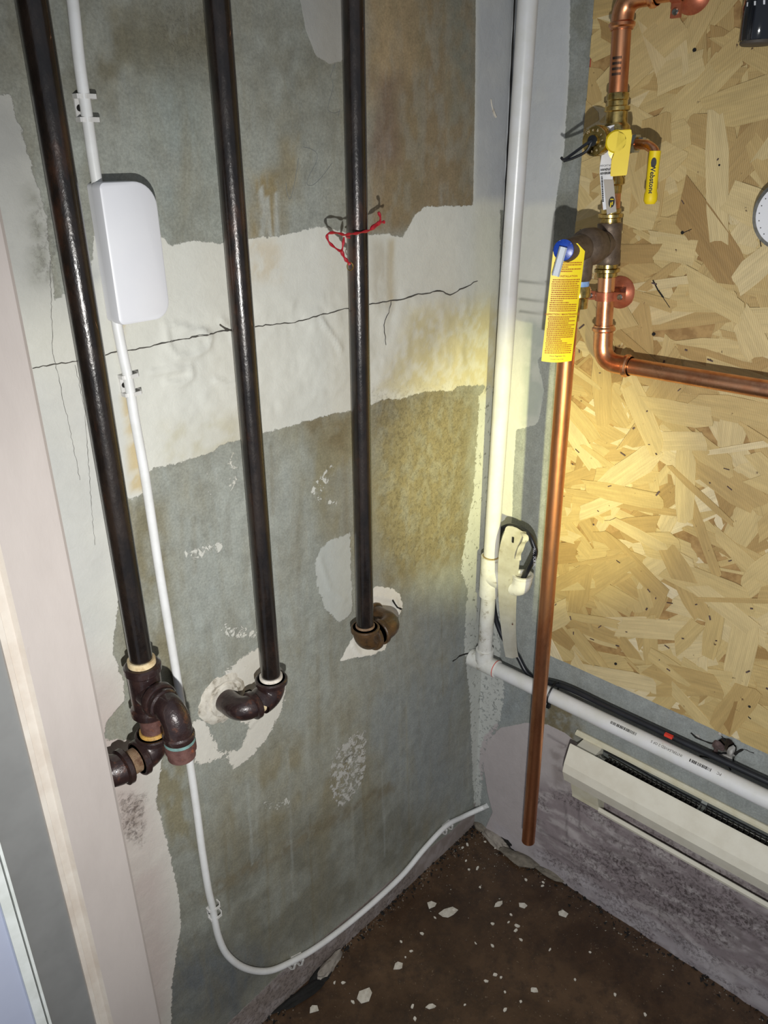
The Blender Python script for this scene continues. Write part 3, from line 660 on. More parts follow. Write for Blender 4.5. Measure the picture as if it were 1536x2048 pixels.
# cover
oc = .027; x0 = L(203, 400, oc)[0]; x1 = L(338, 590, oc)[0]; z1 = L(240, 363, oc)[2]; z0 = L(285, 645, oc)[2]
def rrect(x0, x1, z0, z1, rs, n=8):
    out = []
    for (cx, cz, a0, r) in ((x1-rs[0], z1-rs[0], 0, rs[0]), (x0+rs[1], z1-rs[1], 90, rs[1]), (x0+rs[2], z0+rs[2], 180, rs[2]), (x1-rs[3], z0+rs[3], 270, rs[3])):
        for i in range(n+1):
            a = math.radians(a0+90*i/n); out.append((cx+r*math.cos(a), cz+r*math.sin(a)))
    return out
t = thing('cable_cover', 'rounded white plastic box on the wall between two iron pipes', 'box', ((x0+x1)/2, 0, z0))
def layer(bm, ins0, y0, ins1, y1, rs): 
    pass
def shell(name, lv, rs, mat, par):
    bm = NB(); rings = []
    for ins, y in lv:
        q = rrect(x0+ins, x1-ins, z0+ins, z1-ins, [max(.001, r-ins) for r in rs]); rings.append([bm.verts.new((a, -y, c)) for a, c in q])
    for a, b in zip(rings, rings[1:]):
        for i in range(len(a)): bm.faces.new((a[i], a[(i+1) % len(a)], b[(i+1) % len(a)], b[i]))
    bm.faces.new(rings[0]); bm.faces.new(rings[-1]); return obj(name, bm, mat, par)
shell('back_plate', [(.001, .0005), (.001, .010), (.0015, .0105)], (.024, .005, .006, .018), 'white_plastic', t)
shell('lid', [(.0, .0112), (.0, .023), (.0006, .0258), (.0025, .027)], (.025, .006, .007, .019), 'white_plastic', t)

# ------------------------------------------------------------------ oriented strand board
OB = .011; BY0 = -.142; BY1 = -1.2; BZ0 = .540; BZ1 = 1.95
t = thing('strand_board', 'large panel of yellowish strand board screwed to the right wall', 'board', (0, (BY0+BY1)/2, BZ0))
bm = NB(); box(bm, (-OB/2, (BY0+BY1)/2, (BZ0+BZ1)/2), (OB, BY0-BY1-.003, BZ1-BZ0-.003)); obj('core', bm, 'osb_core', t, smooth=False)
bm = NB(); box(bm, (-OB/2, BY0-.0008, (BZ0+BZ1)/2), (OB+.0002, .0016, BZ1-BZ0)); box(bm, (-OB/2, (BY0+BY1)/2, BZ0+.0008), (OB+.0002, BY0-BY1, .0016)); obj('painted_edge', bm, 'osb_edge', t, smooth=False)
m = N('wood_strand'); uv = m.n('ShaderNodeUVMap').outputs[0]
mp = m.n('ShaderNodeMapping'); mp.inputs['Scale'].default_value = (10, 260, 1); m.ln(uv, mp.inputs[0])
gr = m.noise(1, 6, .7, mp.outputs[0], .6)
mp2 = m.n('ShaderNodeMapping'); mp2.inputs['Scale'].default_value = (25, 60, 1); m.ln(uv, mp2.inputs[0]); bl = m.noise(1, 4, .6, mp2.outputs[0], .3)
tn = m.attr('tint'); sep = m.n('ShaderNodeSeparateColor'); m.ln(tn.outputs['Color'], sep.inputs[0])
rp = m.n('ShaderNodeValToRGB'); e = rp.color_ramp.elements
for i, (ps, cc) in enumerate(((0, (160, 128, 78)), (.06, (184, 156, 102)), (.35, (196, 171, 116)), (.65, (202, 179, 126)), (.9, (210, 190, 144)), (1, (222, 206, 170)))):
    if i < 2: q = e[i]; q.position = ps
    else: q = e.new(ps)
    q.color = (*s2l(cc), 1)
m.ln(sep.outputs[0], rp.inputs[0])
col = m.mix(1., rp.outputs[0], m.rng(gr, .3, .72, 1.06, .78), 'MULTIPLY'); col = m.mix(1., col, m.rng(bl, .3, .7, .9, 1.06), 'MULTIPLY')
g = m.n('ShaderNodeNewGeometry').outputs['Position']
col = m.mix(m.rng(m.noise(70, 3, .6, g), .70, .76), col, s2l((70, 44, 26)))
wv = m.n('ShaderNodeTexWave'); wv.bands_direction = 'Y'; wv.inputs['Scale'].default_value = 125; wv.inputs['Distortion'].default_value = .6; wv.inputs['Detail'].default_value = 1
m.ln(g, wv.inputs['Vector']); col = m.mix(1., col, m.rng(wv.outputs['Fac'], 0, 1, .93, 1.03), 'MULTIPLY')
M['strand'] = m.out(col, .52, m.bump(wv.outputs['Fac'], .25, .0006, m.bump(gr, .3, .0008)))
def clip_poly(P, x0, x1, y0, y1):
    def cl(P, f, g):
        out = []
        for i in range(len(P)):
            a, b = P[i-1], P[i]; fa, fb = f(a), f(b)
            if (fa >= 0) != (fb >= 0): k = fa/(fa-fb); out.append((a[0]+(b[0]-a[0])*k, a[1]+(b[1]-a[1])*k))
            if fb >= 0: out.append(b)
        return out
    for f in (lambda p: p[0]-x0, lambda p: x1-p[0], lambda p: p[1]-y0, lambda p: y1-p[1]):
        P = cl(P, f, None)
        if len(P) < 3: return []
    return P
def strand_into(bm, cy, cz, ln, wd, ang, h, tint, r):
    uvl = bm.loops.layers.uv.verify(); cl = bm.loops.layers.float_color.get('tint') or bm.loops.layers.float_color.new('tint')
    n = 5; P = []
    k0 = r.uniform(-.5, .5)*wd; k1 = r.uniform(-.5, .5)*wd
    side = [(-ln/2, -wd/2+r.uniform(0, .2)*wd), (-ln/4, -wd/2+r.uniform(-.06, .1)*wd), (ln/5, -wd/2+r.uniform(-.06, .1)*wd), (ln/2+k0, -wd/2+r.uniform(0, .25)*wd)]
    end1 = [(ln/2+k0*.3+r.uniform(-.03, .03)*ln, -wd*.1), (ln/2-k0*.3+r.uniform(-.03, .03)*ln, wd*.2)]
    top = [(ln/2-k0, wd/2-r.uniform(0, .25)*wd), (ln/5, wd/2-r.uniform(-.06, .1)*wd), (-ln/4, wd/2-r.uniform(-.06, .1)*wd), (-ln/2+k1, wd/2-r.uniform(0, .2)*wd)]
    end2 = [(-ln/2+k1*.3+r.uniform(-.03, .03)*ln, wd*.1), (-ln/2-k1*.2, -wd*.2)]
    loc = side+end1+top+end2; ca, sa = math.cos(ang), math.sin(ang)
    Pw = [(cy+x*ca-y*sa, cz+x*sa+y*ca) for x, y in loc]
    Pw = clip_poly(Pw, BY1+.001, BY0-.0002, BZ0+.0002, BZ1)
    if len(Pw) < 3: return False
    ty, tz = r.uniform(-.007, .007), r.uniform(-.007, .007)
    u0 = r.uniform(0, 10)
    def X(a, b, hh): return (-OB-hh-(a-cy)*ty-(b-cz)*tz, a, b)
    top = [bm.verts.new(X(a, b, h)) for a, b in Pw]; bot = [bm.verts.new(X(a, b, h-.0011)) for a, b in Pw]
    fs = [bm.faces.new(top)]
    for i in range(len(Pw)): fs.append(bm.faces.new((top[i], bot[i], bot[(i+1) % len(Pw)], top[(i+1) % len(Pw)])))
    for f in fs:
        for l in f.loops:
            a, b = l.vert.co.y-cy, l.vert.co.z-cz
            l[uvl].uv = (u0+a*ca+b*sa, u0*.7-a*sa+b*ca); l[cl] = (tint, 0, 0, 1)
    return True
sr = random.Random(21); specs = []
for i in range(760):
    y = sr.uniform(-.66, BY0+.03); z = sr.uniform(BZ0-.03, 1.68)
    ang = sr.gauss(0, .55) if sr.random() < .7 else sr.uniform(-1.57, 1.57)
    ln = sr.uniform(.06, .16); wd = sr.uniform(.018, .050)*(1 if sr.random() < .85 else .3)
    specs.append((y, z, ln, wd, ang, sr.random() if sr.random() > .12 else sr.uniform(0, .12)))
for i in range(160):
    specs.insert(0, (sr.uniform(BY1, -.62), sr.uniform(BZ0, BZ1), .16, .05, sr.gauss(0, .5), sr.random()))
ns = len(specs); under = NB()
for i, sp in enumerate(specs[:ns-290]): strand_into(under, *sp[:5], .0003+i*.0000015, sp[5], sr)
u = obj('wood_strands', under, 'strand', t, smooth=False); u['kind'] = 'stuff'
for i, sp in enumerate(specs[ns-290:]):
    bm = NB()
    if strand_into(bm, *sp[:5], .0014+i*.000007, sp[5], sr): obj('wood_strand', bm, 'strand', t, smooth=False)
    else: bm.free()
for x, y in ((1308, 668), (1390, 100), (1440, 330), (1366, 465), (1232, 1327), (1500, 1412)):
    bm = NB(); lathe(bm, W(x, y, OB+.001), -X_, [(0, .0024), (.0022, .0024), (.0024, .001)], 12); obj('screw_hole', bm, 'dark', t)
for q in ([(1306, 560), (1316, 580), (1330, 600), (1340, 615)], [(1368, 465), (1384, 458)], [(1462, 0), (1520, 150), (1525, 240)][:0], [(1508, 378), (1514, 430), (1522, 490), (1534, 535)], [(1488, 1425), (1502, 1438)]):
    if q: ribbon('splinter_gap', q, lambda x, y, o: W(x, y, OB+.0022), .0011, 'dark', t)

bm = NB(); rs_ = random.Random(9)
for i in range(90):
    y_ = rs_.uniform(-.62, BY0-.01); z_ = rs_.uniform(BZ0+.01, 1.64); a_ = rs_.gauss(0, .8); l_ = rs_.uniform(.001, .006); w_ = rs_.uniform(.0004, .0012)
    box(bm, (-OB-.0042, y_, z_), (.0008, l_*2, w_*2), (Vector((1, 0, 0)), Vector((0, math.cos(a_), math.sin(a_))), Vector((0, -math.sin(a_), math.cos(a_)))))
sp_ = obj('dark_slivers', bm, 'mortar', t, smooth=False); sp_['kind'] = 'stuff'

# ------------------------------------------------------------------ copper supply line
RCU = .0122; OS = .056
top = W(1244, 50, OS); bot = W(1204, 723, OS); bot[1] = (bot[1]+W(1216, 600, OS)[1])/2
def onl(py):     # point of the supply axis at a photo row
    lo, hi = -.5, 1.
    for _ in range(40):
        k = (lo+hi)/2; P = top+(bot-top)*k; v = P-CAM; yy = 1024-FPX*(v@cU)/(v@cF)
        if yy < py: lo = k
        else: hi = k
    return top+(bot-top)*lo
AX = V3(bot-top).normalized()
t = thing('copper_supply_line', 'copper water line on the strand board, running down then right', 'pipe', bot)
def pseg(a, b, parent=t, r=RCU, mat='copper', name='pipe'):
    bm = NB(); tube(bm, [a, b], r, 28); return obj(name, bm, mat, parent)
p_up = pseg(onl(55), onl(190), mat='copper_dull'); pseg(onl(372), onl(430)); pseg(onl(548), onl(660))
pseg(bot-Y_*.03, np.array([-OS, -1.1, bot[2]+.004]))
pseg(onl(-6)-Y_*.03, onl(-6)-Y_*.85)
def press(p0, ax, parent, mat='copper', ln=.026, r=RCU, name='press_fitting'):
    bm = NB(); lathe(bm, p0, ax, [(0, r+.0006), (0, r+.0024), (.003, r+.0042), (.006, r+.0044), (.008, r+.0022), (.010, r+.0018), (ln-.004, r+.0020), (ln, r+.0012)], 28); return obj(name, bm, mat, parent)
def celbow(a, c, b, name='elbow'):
    bm = NB(); tube(bm, arc(a, c, b, .026, 10), RCU+.0018, 28)
    for e, q in ((a, c), (b, c)):
        d = (V3(q)-V3(e)).normalized(); lathe(bm, e, d, [(0, RCU+.0008), (0, RCU+.0026), (.002, RCU+.0026), (.004, RCU+.0046), (.0075, RCU+.0046), (.0095, RCU+.0022)], 28)
    return obj(name, bm, 'copper', t)
celbow(onl(650), bot, bot-Y_*.046)
tp = top+Z_*.026+(top-bot)/np.linalg.norm(top-bot)*0
CE = onl(-6)
celbow(onl(60), CE, CE-Y_*.046)
# tee and couplings
T1 = onl(487)
bm = NB(); lathe(bm, T1-V3(AX)*.028, AX, [(0, .0160), (.002, .0172), (.010, .0172), (.012, .0165), (.044, .0165), (.046, .0172), (.054, .0172), (.056, .016)], 28)
lathe(bm, T1, -X_, [(0, .015), (.018, .015), (.019, .0185), (.028, .0185)], 28); obj('tee', bm, 'bronze', t)
for py, sg in ((455, -1), (518, 1)):
    P = onl(py); A = AX*sg
    bm = NB(); lathe(bm, P, A, [(-.004, .0150), (.0, .0165), (.006, .0165), (.007, .0145), (.012, .0145), (.0135, .0178), (.0175, .0178), (.019, .0142), (.024, .0142), (.025, .0132)], 28); obj('press_coupling', bm, 'brass', t)
# printed lines on upper pipe
bm = NB(); pc = onl(135); 
def cyl(axis_p, axd, r, front, flip=1):
    axd = V3(axd).normalized(); f = V3(front); f = (f-axd*f.dot(axd)).normalized(); s = f.cross(axd)
    return lambda x, y: V3(axis_p)+axd*x*flip+(f*math.cos(y/r)+s*math.sin(y/r)*flip)*(r+.0002)
vd = CAM-pc; vd[2] = 0
fn = cyl(pc, AX, RCU, vd+np.array([-.0, .35, 0])*np.linalg.norm(vd))
for k in range(4):
    r0 = -.012+k*.0062
    for j in range(9):
        y0 = -.006+j*.0014; vs = [bm.verts.new(V3(fn(a, b2))) for a, b2 in ((r0, y0), (r0+.0034, y0), (r0+.0030, y0+.0010), (r0+.0002, y0+.0010))]; bm.faces.new(vs)
obj('printed_label', bm, 'ink', p_up)
# pipe hangers
def hanger(P, ax, label, sc=1.):
    P = V3(P); A = V3(ax).normalized(); Nn = Vector((-1, 0, 0)); S = A.cross(Nn).normalized()
    h = thing('pipe_hanger', label, 'bracket', (-OB, P.y, P.z), 'copper coloured pipe hangers')
    bm = NB(); lathe(bm, (-OB-.001, P.y, P.z), Nn, [(0, .0235), (.003, .0235), (.006, .021), (.010, .013), (.013, .008), (OS-OB-RCU, .006)], 32); obj('bell_plate', bm, 'hanger', h)
    for sg, nm in ((1, 'front_strap'), (-1, 'rear_strap')):
        bm = NB(); q = []
        R1, R2 = RCU+.0006, RCU+.0026
        for a in np.linspace(0, math.pi, 14): q.append((R2*math.cos(a), R2*math.sin(a)*sg))
        q = [(.030, .0004*sg), (.030, .0026*sg), (R2+.002, .0026*sg)]+[(R2*math.cos(a), R2*math.sin(a)*sg) for a in np.linspace(.2, math.pi-.2, 12)]+[(-R2-.002, .0026*sg), (-.030, .0026*sg), (-.030, .0004*sg)]+[(R1*math.cos(a), R1*math.sin(a)*sg) for a in np.linspace(math.pi-.05, .05, 12)]
        prism(bm, q, P, S, Nn, A, .0062, -.0062); s_ = obj(nm, bm, 'hanger', h)
        if sg == 1:
            for k in (-1, 1):
                bm = NB(); lathe(bm, P+S*.0235*k+Nn*.0026, Nn, [(0, .0042), (.0012, .0042), (.0024, .003)], 16)
                obj('screw', bm, 'steel', s_)
hanger(onl(592), AX, 'copper coloured hanger clamping the vertical pipe below the brass tee')
hp = onl(-6)-Y_*.073; hanger(hp, Y_, 'copper coloured hanger on the horizontal pipe at the top edge')

# isolation valve
VB = onl(288)
t = thing('isolation_valve', 'brass isolation valve with two yellow handles and a capped drain port', 'valve', VB)
def lat(name, p, ax, prof, mat, parent=None, seg=28, smooth=True):
    bm = NB(); lathe(bm, p, ax, prof, seg); return obj(name, bm, mat, parent or t, smooth)
lat('press_end', onl(186), AX, [(0, .0138), (.002, .0148), (.008, .0148), (.0095, .0135), (.015, .0135), (.0165, .0172), (.021, .0172), (.0225, .0145), (.036, .0150), (.040, .0185), (.046, .0190), (.048, .0175), (.055, .0185), (.058, .0215), (.064, .0215), (.066, .016)], 'brass')
lat('body', onl(262), AX, [(0, .0155), (.004, .0185), (.012, .0205), (.026, .0205), (.034, .0175), (.046, .0150), (.056, .0145), (.060, .0165), (.066, .0165), (.068, .0135), (.078, .0130)], 'brass')
lat('hex_collar', onl(266), AX, [(0, .021), (.009, .021)], 'brass', seg=6, smooth=False)
DP = VB+Y_*.0+Z_*.004
lat('drain_port', DP, -X_, [(.0, .013), (.030, .013), (.034, .0145), (.040, .0145)], 'brass')
cap = lat('drain_cap', DP-X_*.040, -X_, [(0, .0175), (.002, .0185), (.014, .0185), (.016, .0170), (.0165, .0075), (.020, .007)], 'brass', seg=36)
bm = NB()
for k in range(30):
    a = 2*math.pi*k/30; box(bm, DP-X_*.048+np.array([0, math.cos(a), math.sin(a)])*.0183, (.010, .0009, .0009))
obj('knurling', bm, 'brass', cap, smooth=False)
bm = NB(); cx = DP-X_*.0575
fn = lambda s0: None
for i, chh in enumerate('Webstone'):
    a0 = math.radians(130-i*32)
    letter(bm, chh, .0052, lambda x, y, a0=a0: cx+np.array([-.0003, -1, 0])*0+np.array([-.0004, 0, 0])+np.array([0, -(math.cos(a0)*(.0115+y)+math.sin(a0)*x), (math.sin(a0)*(.0115+y)-math.cos(a0)*x)])-np.array([0, 0, 0]))
obj('cap_lettering', bm, 'thread', cap)
bm = NB(); sp = spl([cx-X_*.004, cx-X_*.008+Y_*.006-Z_*.004, cx-X_*.012+Y_*.020-Z_*.014, cx-X_*.012+Y_*.034-Z_*.022, cx-X_*.010+Y_*.040-Z_*.020], 5)
tube(bm, sp, .0019, 8); sp = spl([cx-X_*.003, cx-X_*.005+Y_*.006-Z_*.012, cx-X_*.008+Y_*.022-Z_*.020, cx-X_*.010+Y_*.036-Z_*.024], 5); tube(bm, sp, .0019, 8)
lathe(bm, cx-X_*.001, -X_, [(0, .0068), (.003, .0068), (.0035, .004)], 16); obj('cap_strap', bm, 'black_cable', cap)
# yellow T handle of the drain, facing the room
H0 = W(1237, 300, .098); fd = V3((CAM-H0)*np.array([1, 1, .0])).normalized(); fs = Vector((0, 0, 1)).cross(fd).normalized(); up = Vector((0, 0, 1))
lat('drain_stem', V3(H0)-fd*.045, fd, [(0, .010), (.032, .010), (.034, .013), (.040, .013)], 'brass')
bm = NB(); q = [(-.0030, .025), (.0130, .026), (.0150, .020), (.0135, -.028), (-.0070, -.0295), (-.0075, -.010), (-.0030, .004)]
prism(bm, q, V3(H0)-up*.002, fs, up, fd, .009, -.004)
lathe(bm, V3(H0)-fd*.004-fs*.0035+up*.010, fd, [(0, .0140), (.010, .0140), (.013, .0120)], 28)
bmesh.ops.bevel(bm, geom=[e_ for e_ in bm.edges if e_.calc_length() > .008], offset=.0008, segments=2, affect='EDGES')
obj('short_handle', bm, 'yellow', t, smooth=False)
# main lever on the right
S0 = VB-Y_*.020+Z_*.002-X_*.01
lat('lever_stem', VB, -Y_, [(0, .012), (.024, .012), (.025, .0085), (.034, .0085)], 'brass')
lat('lever_nut', VB-Y_*.026, -Y_, [(0, .0125), (.007, .0125)], 'steel', seg=6, smooth=False)
lat('lever_nut', VB-Y_*.036, -Y_, [(0, .0085), (.006, .0085)], 'steel', seg=6, smooth=False)
g0 = VB-Y_*.034; lev = []
a1 = g0-X_*.004; a2 = W(1296, 291, .075); a3 = W(1310, 305, .08); a4 = W(1307, 330, .08); a5 = W(1300, 408, .08)
bm = NB(); 
pts = spl([a1, (a1+a2)/2, a2, a3, a4], 6); tube(bm, pts, .0062, 12)
for v in bm.verts: pass
obj('lever_arm', bm, 'copper', t)
bm = NB(); tube(bm, spl([a3+Z_*.002, a4, (a4+a5)/2, a5], 6), [.0073]*15+[.0085]*3+[.006], 16)
grip = obj('lever_grip', bm, 'yellow', t)
bm = NB(); ga = V3((a3+a4)/2); gd = V3(a5-a4).normalized(); gf = V3(CAM-a4)
fn = cyl(a4+(a5-a4)*.36, gd, .0078, gf)
letter(bm, 'Webstone', .0085, lambda x, y: fn(x, y-.003), .0002)
obj('grip_lettering', bm, 'ink', grip)
bm = NB(); fn2 = cyl(a4+(a5-a4)*-.06, gd, .0078, gf)
vs = [bm.verts.new(V3(fn2(.006*math.cos(a), .0035*math.sin(a)))) for a in np.linspace(0, 6.1, 14)]; bm.faces.new(vs); obj('logo', bm, 'ink', grip)
# white hang tag
t2 = None
def card(name, cen, right, upv, poly, mat, parent=None, th=.0005):
    bm = NB(); nrm = V3(right).cross(V3(upv)).normalized()
    prism(bm, poly, cen, right, upv, nrm, th, 0); return obj(name, bm, mat, parent, smooth=False)
TC = W(1214, 330, .090); rt = V3(cR); rt.z = 0; rt.normalize(); nr = rt.cross(up); 
if nr.dot(V3(CAM-TC)) < 0: nr = -nr
tt = thing('hang_tag', 'white paper tag hanging from the brass isolation valve', 'tag', TC)
fr = lambda x, y, k=.0: V3(TC)+rt*x+up*y+nr*k
bm = NB(); q = [(-.0055, .048), (.006, .048), (.006, .0), (.010, -.052), (.001, -.054), (-.0105, -.010)]
q = [(-.006, .046), (.0045, .048), (.004, .012), (.0085, -.004), (.012, -.054), (.0005, -.056), (-.0085, -.012), (-.0095, -.002)]
prism(bm, q, TC, rt, up, nr, .0005); obj('card', bm, 'paper', tt, smooth=False)
bm = NB(); q = [(-.003, -.018), (.010, -.018), (.0185, -.058), (.006, -.062)]
prism(bm, q, V3(TC)+nr*.0012, rt, up, nr, .0005); stk = obj('sticker', bm, 'paper_grey', tt, smooth=False)
bm = NB()
vs = [bm.verts.new(fr(.0105+.0042*math.cos(a), -.046+.0070*math.sin(a), .002)) for a in np.linspace(0, 6.2, 20)]; bm.faces.new(vs); lg = obj('logo', bm, 'ink', stk)
bm = NB()
for a_ in ((.0095, -.0495, .0012, .006), (.0115, -.0475, .0012, .004), (.0105, -.0425, .0046, .0012)):
    vs = [bm.verts.new(fr(a_[0]+sx*a_[2]/2, a_[1]+sy*a_[3]/2, .0023)) for sx, sy in ((-1, -1), (1, -1), (1, 1), (-1, 1))]; bm.faces.new(vs)
obj('logo_mark', bm, 'yellow', stk)
bm = NB(); letter(bm, 'IMPORTANT', .0038, lambda x, y: fr(x*.88-.0005, y-.002+x*.05, .0008)); letter(bm, 'HANDLE IS', .0040, lambda x, y: fr(x*.85-.0002+y*.2, y-.0066+x*.06, .0008), .0002); letter(bm, 'REVERSIBLE', .0038, lambda x, y: fr(x*.85+.0+y*.2, y-.0112+x*.06, .0008), .0002)
bars(bm, [(-.014, .022, 0.0)], lambda x, y: fr(-.0062+(.018-x)*.14, -.033+(x)*1.0*.9, .0008)+rt*y, .0022)
obj('lettering', bm, 'ink', tt)

# ------------------------------------------------------------------ relief valve, tag and drain pipe
ty = T1[1]; tz = T1[2]; OV = .140
t = thing('relief_valve', 'dark bronze relief valve with a blue disc and chrome test lever', 'valve', (-OV, ty, tz-.03))
lat('inlet_tape', (-OS-.028, ty, tz), -X_, [(0, .0165), (.001, .0178), (.006, .0178), (.007, .0165)], 'tape_green')
lat('body', (-OS-.034, ty, tz), -X_, [(0, .019), (.003, .0225), (.012, .0250), (.026, .0252), (.034, .0235), (.040, .018), (.062, .0165), (.082, .0150), (.086, .013)], 'bronze')
lat('outlet', (-OV+.014, ty, tz-.010), -Z_, [(0, .0150), (.030, .0150), (.033, .013)], 'bronze')
lat('outlet_tape', (-OV+.014, ty, tz-.042), -Z_, [(0, .0115), (.001, .0125), (.010, .0125), (.011, .0115)], 'tape_blue')
lat('outlet_adapter', (-OV+.014, ty, tz-.050), -Z_, [(0, .013), (.004, .0155), (.014, .0155), (.016, .013), (.030, .0128)], 'brass')
hx = W(1128, 500, .178); hd = V3(CAM-hx); hd.normalize(); hd = (hd*.8+Vector((-.5, 0, 0))).normalized()
lat('bonnet', V3((-.165, ty, tz)), V3(hx)-Vector((-.165, ty, tz)), [(-.01, .012), ((V3(hx)-Vector((-.165, ty, tz))).length+.001, .010)], 'bronze')
disc = lat('blue_disc', hx, hd, [(0, .0125), (.001, .0134), (.003, .0134), (.0035, .0125)], 'blue', seg=32)
disc['label'] = 'blue disc printed in white'
la = V3(hx)+hd*.008; lb = V3(W(1111, 552, .19))
bm = NB(); lathe(bm, V3(hx)+hd*.002, hd, [(0, .004), (.006, .004)], 12)
d = (lb-la).normalized(); s = d.cross(hd).normalized(); nn = s.cross(d)
prism(bm, [(-.0048, -.002), (.0048, -.002), (.0052, .0015), (.0036, .0025), (.0030, .0008), (-.0030, .0008), (-.0036, .0025), (-.0052, .0015)], la-d*.004, s, nn, d, (lb-la).length+.004)
obj('test_lever', bm, 'chrome', t, smooth=False)
# drain pipe
dz0 = W(1058, 1683, OV)[2]; dyy = W(1060, 1640, OV)[1]; dyt = W(1130, 730, OV)[1]
t = thing('copper_drain_pipe', 'long vertical copper drain pipe ending open just above the floor', 'pipe', (-OV, dyy, dz0))
bm = NB(); A = np.array([-OV, dyt, tz-.07]); Bp = np.array([-OV, dyy, dz0])
lathe(bm, A, Bp-A, [(0, RCU), (np.linalg.norm(Bp-A), RCU), (np.linalg.norm(Bp-A), RCU-.0012), (np.linalg.norm(Bp-A)-.03, RCU-.0012)], 30, cap=False); obj('pipe', bm, 'copper_dull', t)
lat('adapter', A+Z_*.006, Bp-A, [(0, .0140), (.002, .0155), (.014, .0155), (.018, .0138), (.032, .0138)], 'brass')
# yellow tag
TY = W(1126, 610, .172)
t = thing('yellow_tag', 'yellow instruction tag hanging in front of the copper drain pipe', 'tag', TY)
sc = np.linalg.norm(CAM-TY)/FPX*1.03
wt = 28.5*sc; hb = 104*sc
def tf(x, y, k=0.):      # slight curl of the card
    return V3(TY)+rt*(x+y*.035)+up*y+nr*(.002-12*x*x*.5+k)
xs = np.linspace(-wt, wt, 9); ys = np.linspace(-hb, 94*sc, 12)
bm = NB(); gv = {}
for i, x in enumerate(xs):
    for j, y in enumerate(ys):
        for k in (0, 1): gv[i, j, k] = bm.verts.new(tf(x, y - (.0015*(1-(x/wt)**2) if j == 0 else 0), -.0005*k))
for i in range(8):
    for j in range(11):
        for k in (0, 1): bm.faces.new([gv[i, j, k], gv[i+1, j, k], gv[i+1, j+1, k], gv[i, j+1, k]])
tp0 = [gv[i, 11, 0] for i in range(9)]; tp1 = [gv[i, 11, 1] for i in range(9)]
nt = [(-.45*wt, 108*sc), (.45*wt, 108*sc)]
for k, rw in ((0, tp0), (1, tp1)):
    a_, b_ = [bm.verts.new(tf(*q_, -.0005*k)) for q_ in nt]; bm.faces.new(rw+[b_, a_])
obj('card', bm, 'tag_yellow', t, smooth=True)
bm = NB(); rows = []; y = 74*sc
letter(bm, 'INSTALLATION', 4.6*sc, lambda x, yy: tf(x+.003, yy+50*sc, .0006), .00005)
letter(bm, 'INSPECTION / MAINTENANCE', 4.6*sc, lambda x, yy: tf(x, yy-18*sc, .0006), .00005)
while y > -92*sc:
    if not (47*sc < y < 56*sc or -22*sc < y < -12*sc): rows.append((-wt*.88+random.uniform(0, .001), wt*.88-(random.uniform(0, .02) if random.random() < .25 else 0), y))
    y -= 3.7*sc
bars(bm, rows, lambda x, yy: tf(x, yy, .0006), 1.9*sc)
obj('printed_text', bm, 'tag_ink', t)
bm = NB(); letter(bm, 'Watts Regulator Co.', 3.6*sc, lambda x, yy: tf(x, yy-95*sc, .0007)); letter(bm, 'Printed in the U.S.A.', 3*sc, lambda x, yy: tf(x, yy-101*sc, .0007)); obj('imprint', bm, 'ink_grey', t)

# ------------------------------------------------------------------ white pvc condensate line
RV = .0140; rv2 = .0178
pb = W(968, 1326, .040); pt = W(1056, 0, .085)
zt = pb[2]; VX = pt+(pt-pb)/ (pt-pb)[2]*.30
t = thing('pvc_drain_line', 'white plastic drain line down the room corner and along the right wall', 'pipe', pb)
PD = V3(VX-pb).normalized()
def onp(py):
    lo, hi = 0., 1.
    for _ in range(40):
        k = (lo+hi)/2; P = VX+(pb-VX)*k; v = P-CAM; yy = 1024-FPX*(v@cU)/(v@cF)
        if yy < py: lo = k
        else: hi = k
    return VX+(pb-VX)*lo
pseg(VX, onp(1110), t, RV, 'pvc'); pseg(onp(1180), onp(1310), t, RV, 'pvc_dirty')
ph = np.array([-.040, -.60, W(1536, 1604, .045)[2]-.002]); ph[2] += 0
p0 = pb.copy(); hz = W(1100, 1396, .04)
hd_ = np.array([ph[0]-pb[0], ph[1]-pb[1], W(1536, 1604, .045)[2]-pb[2]]); hd_ /= np.linalg.norm(hd_)
pe = pb+hd_*1.1
hp_ = pseg(pb+hd_*.03, pe, t, RV+.0006, 'pvc')
bm = NB(); lathe(bm, pb-hd_*(pb[1]*-1-.002), hd_, [(0, rv2), ((-pb[1])+.030, rv2), ((-pb[1])+.032, RV)], 30); tube(bm, [pb, V3(pb)+PD*.034], rv2, 30); obj('tee', bm, 'pvc_dirty', t)
bm = NB(); lathe(bm, pb+hd_*.0300, hd_, [(0, rv2+.0003), (.0015, rv2+.0003)], 30, cap=False); obj('red_mark', bm, 'red', t)
m0 = onp(1150); P1 = onp(1112); P2 = onp(1190)
bm = NB(); tube(bm, [P1, P2], rv2+.0004, 30)
br = np.array([0, -1., 0]); cu = m0+br*.072-Z_*.004
tube(bm, arc(m0, cu-Z_*.0, cu+Z_*.026, .024, 8), rv2, 28)
lathe(bm, cu+Z_*.026, Z_, [(-.001, rv2), (.004, rv2+.0016), (.006, rv2+.0016), (.006, rv2-.003), (-.010, rv2-.003)], 28, cap=False)
obj('side_branch_tee', bm, 'pvc_dirty', t)
for P in (P1, P2, onp(1311)): ring('cement_ring', P, PD, RV+.0012, .003, 'cement', t)
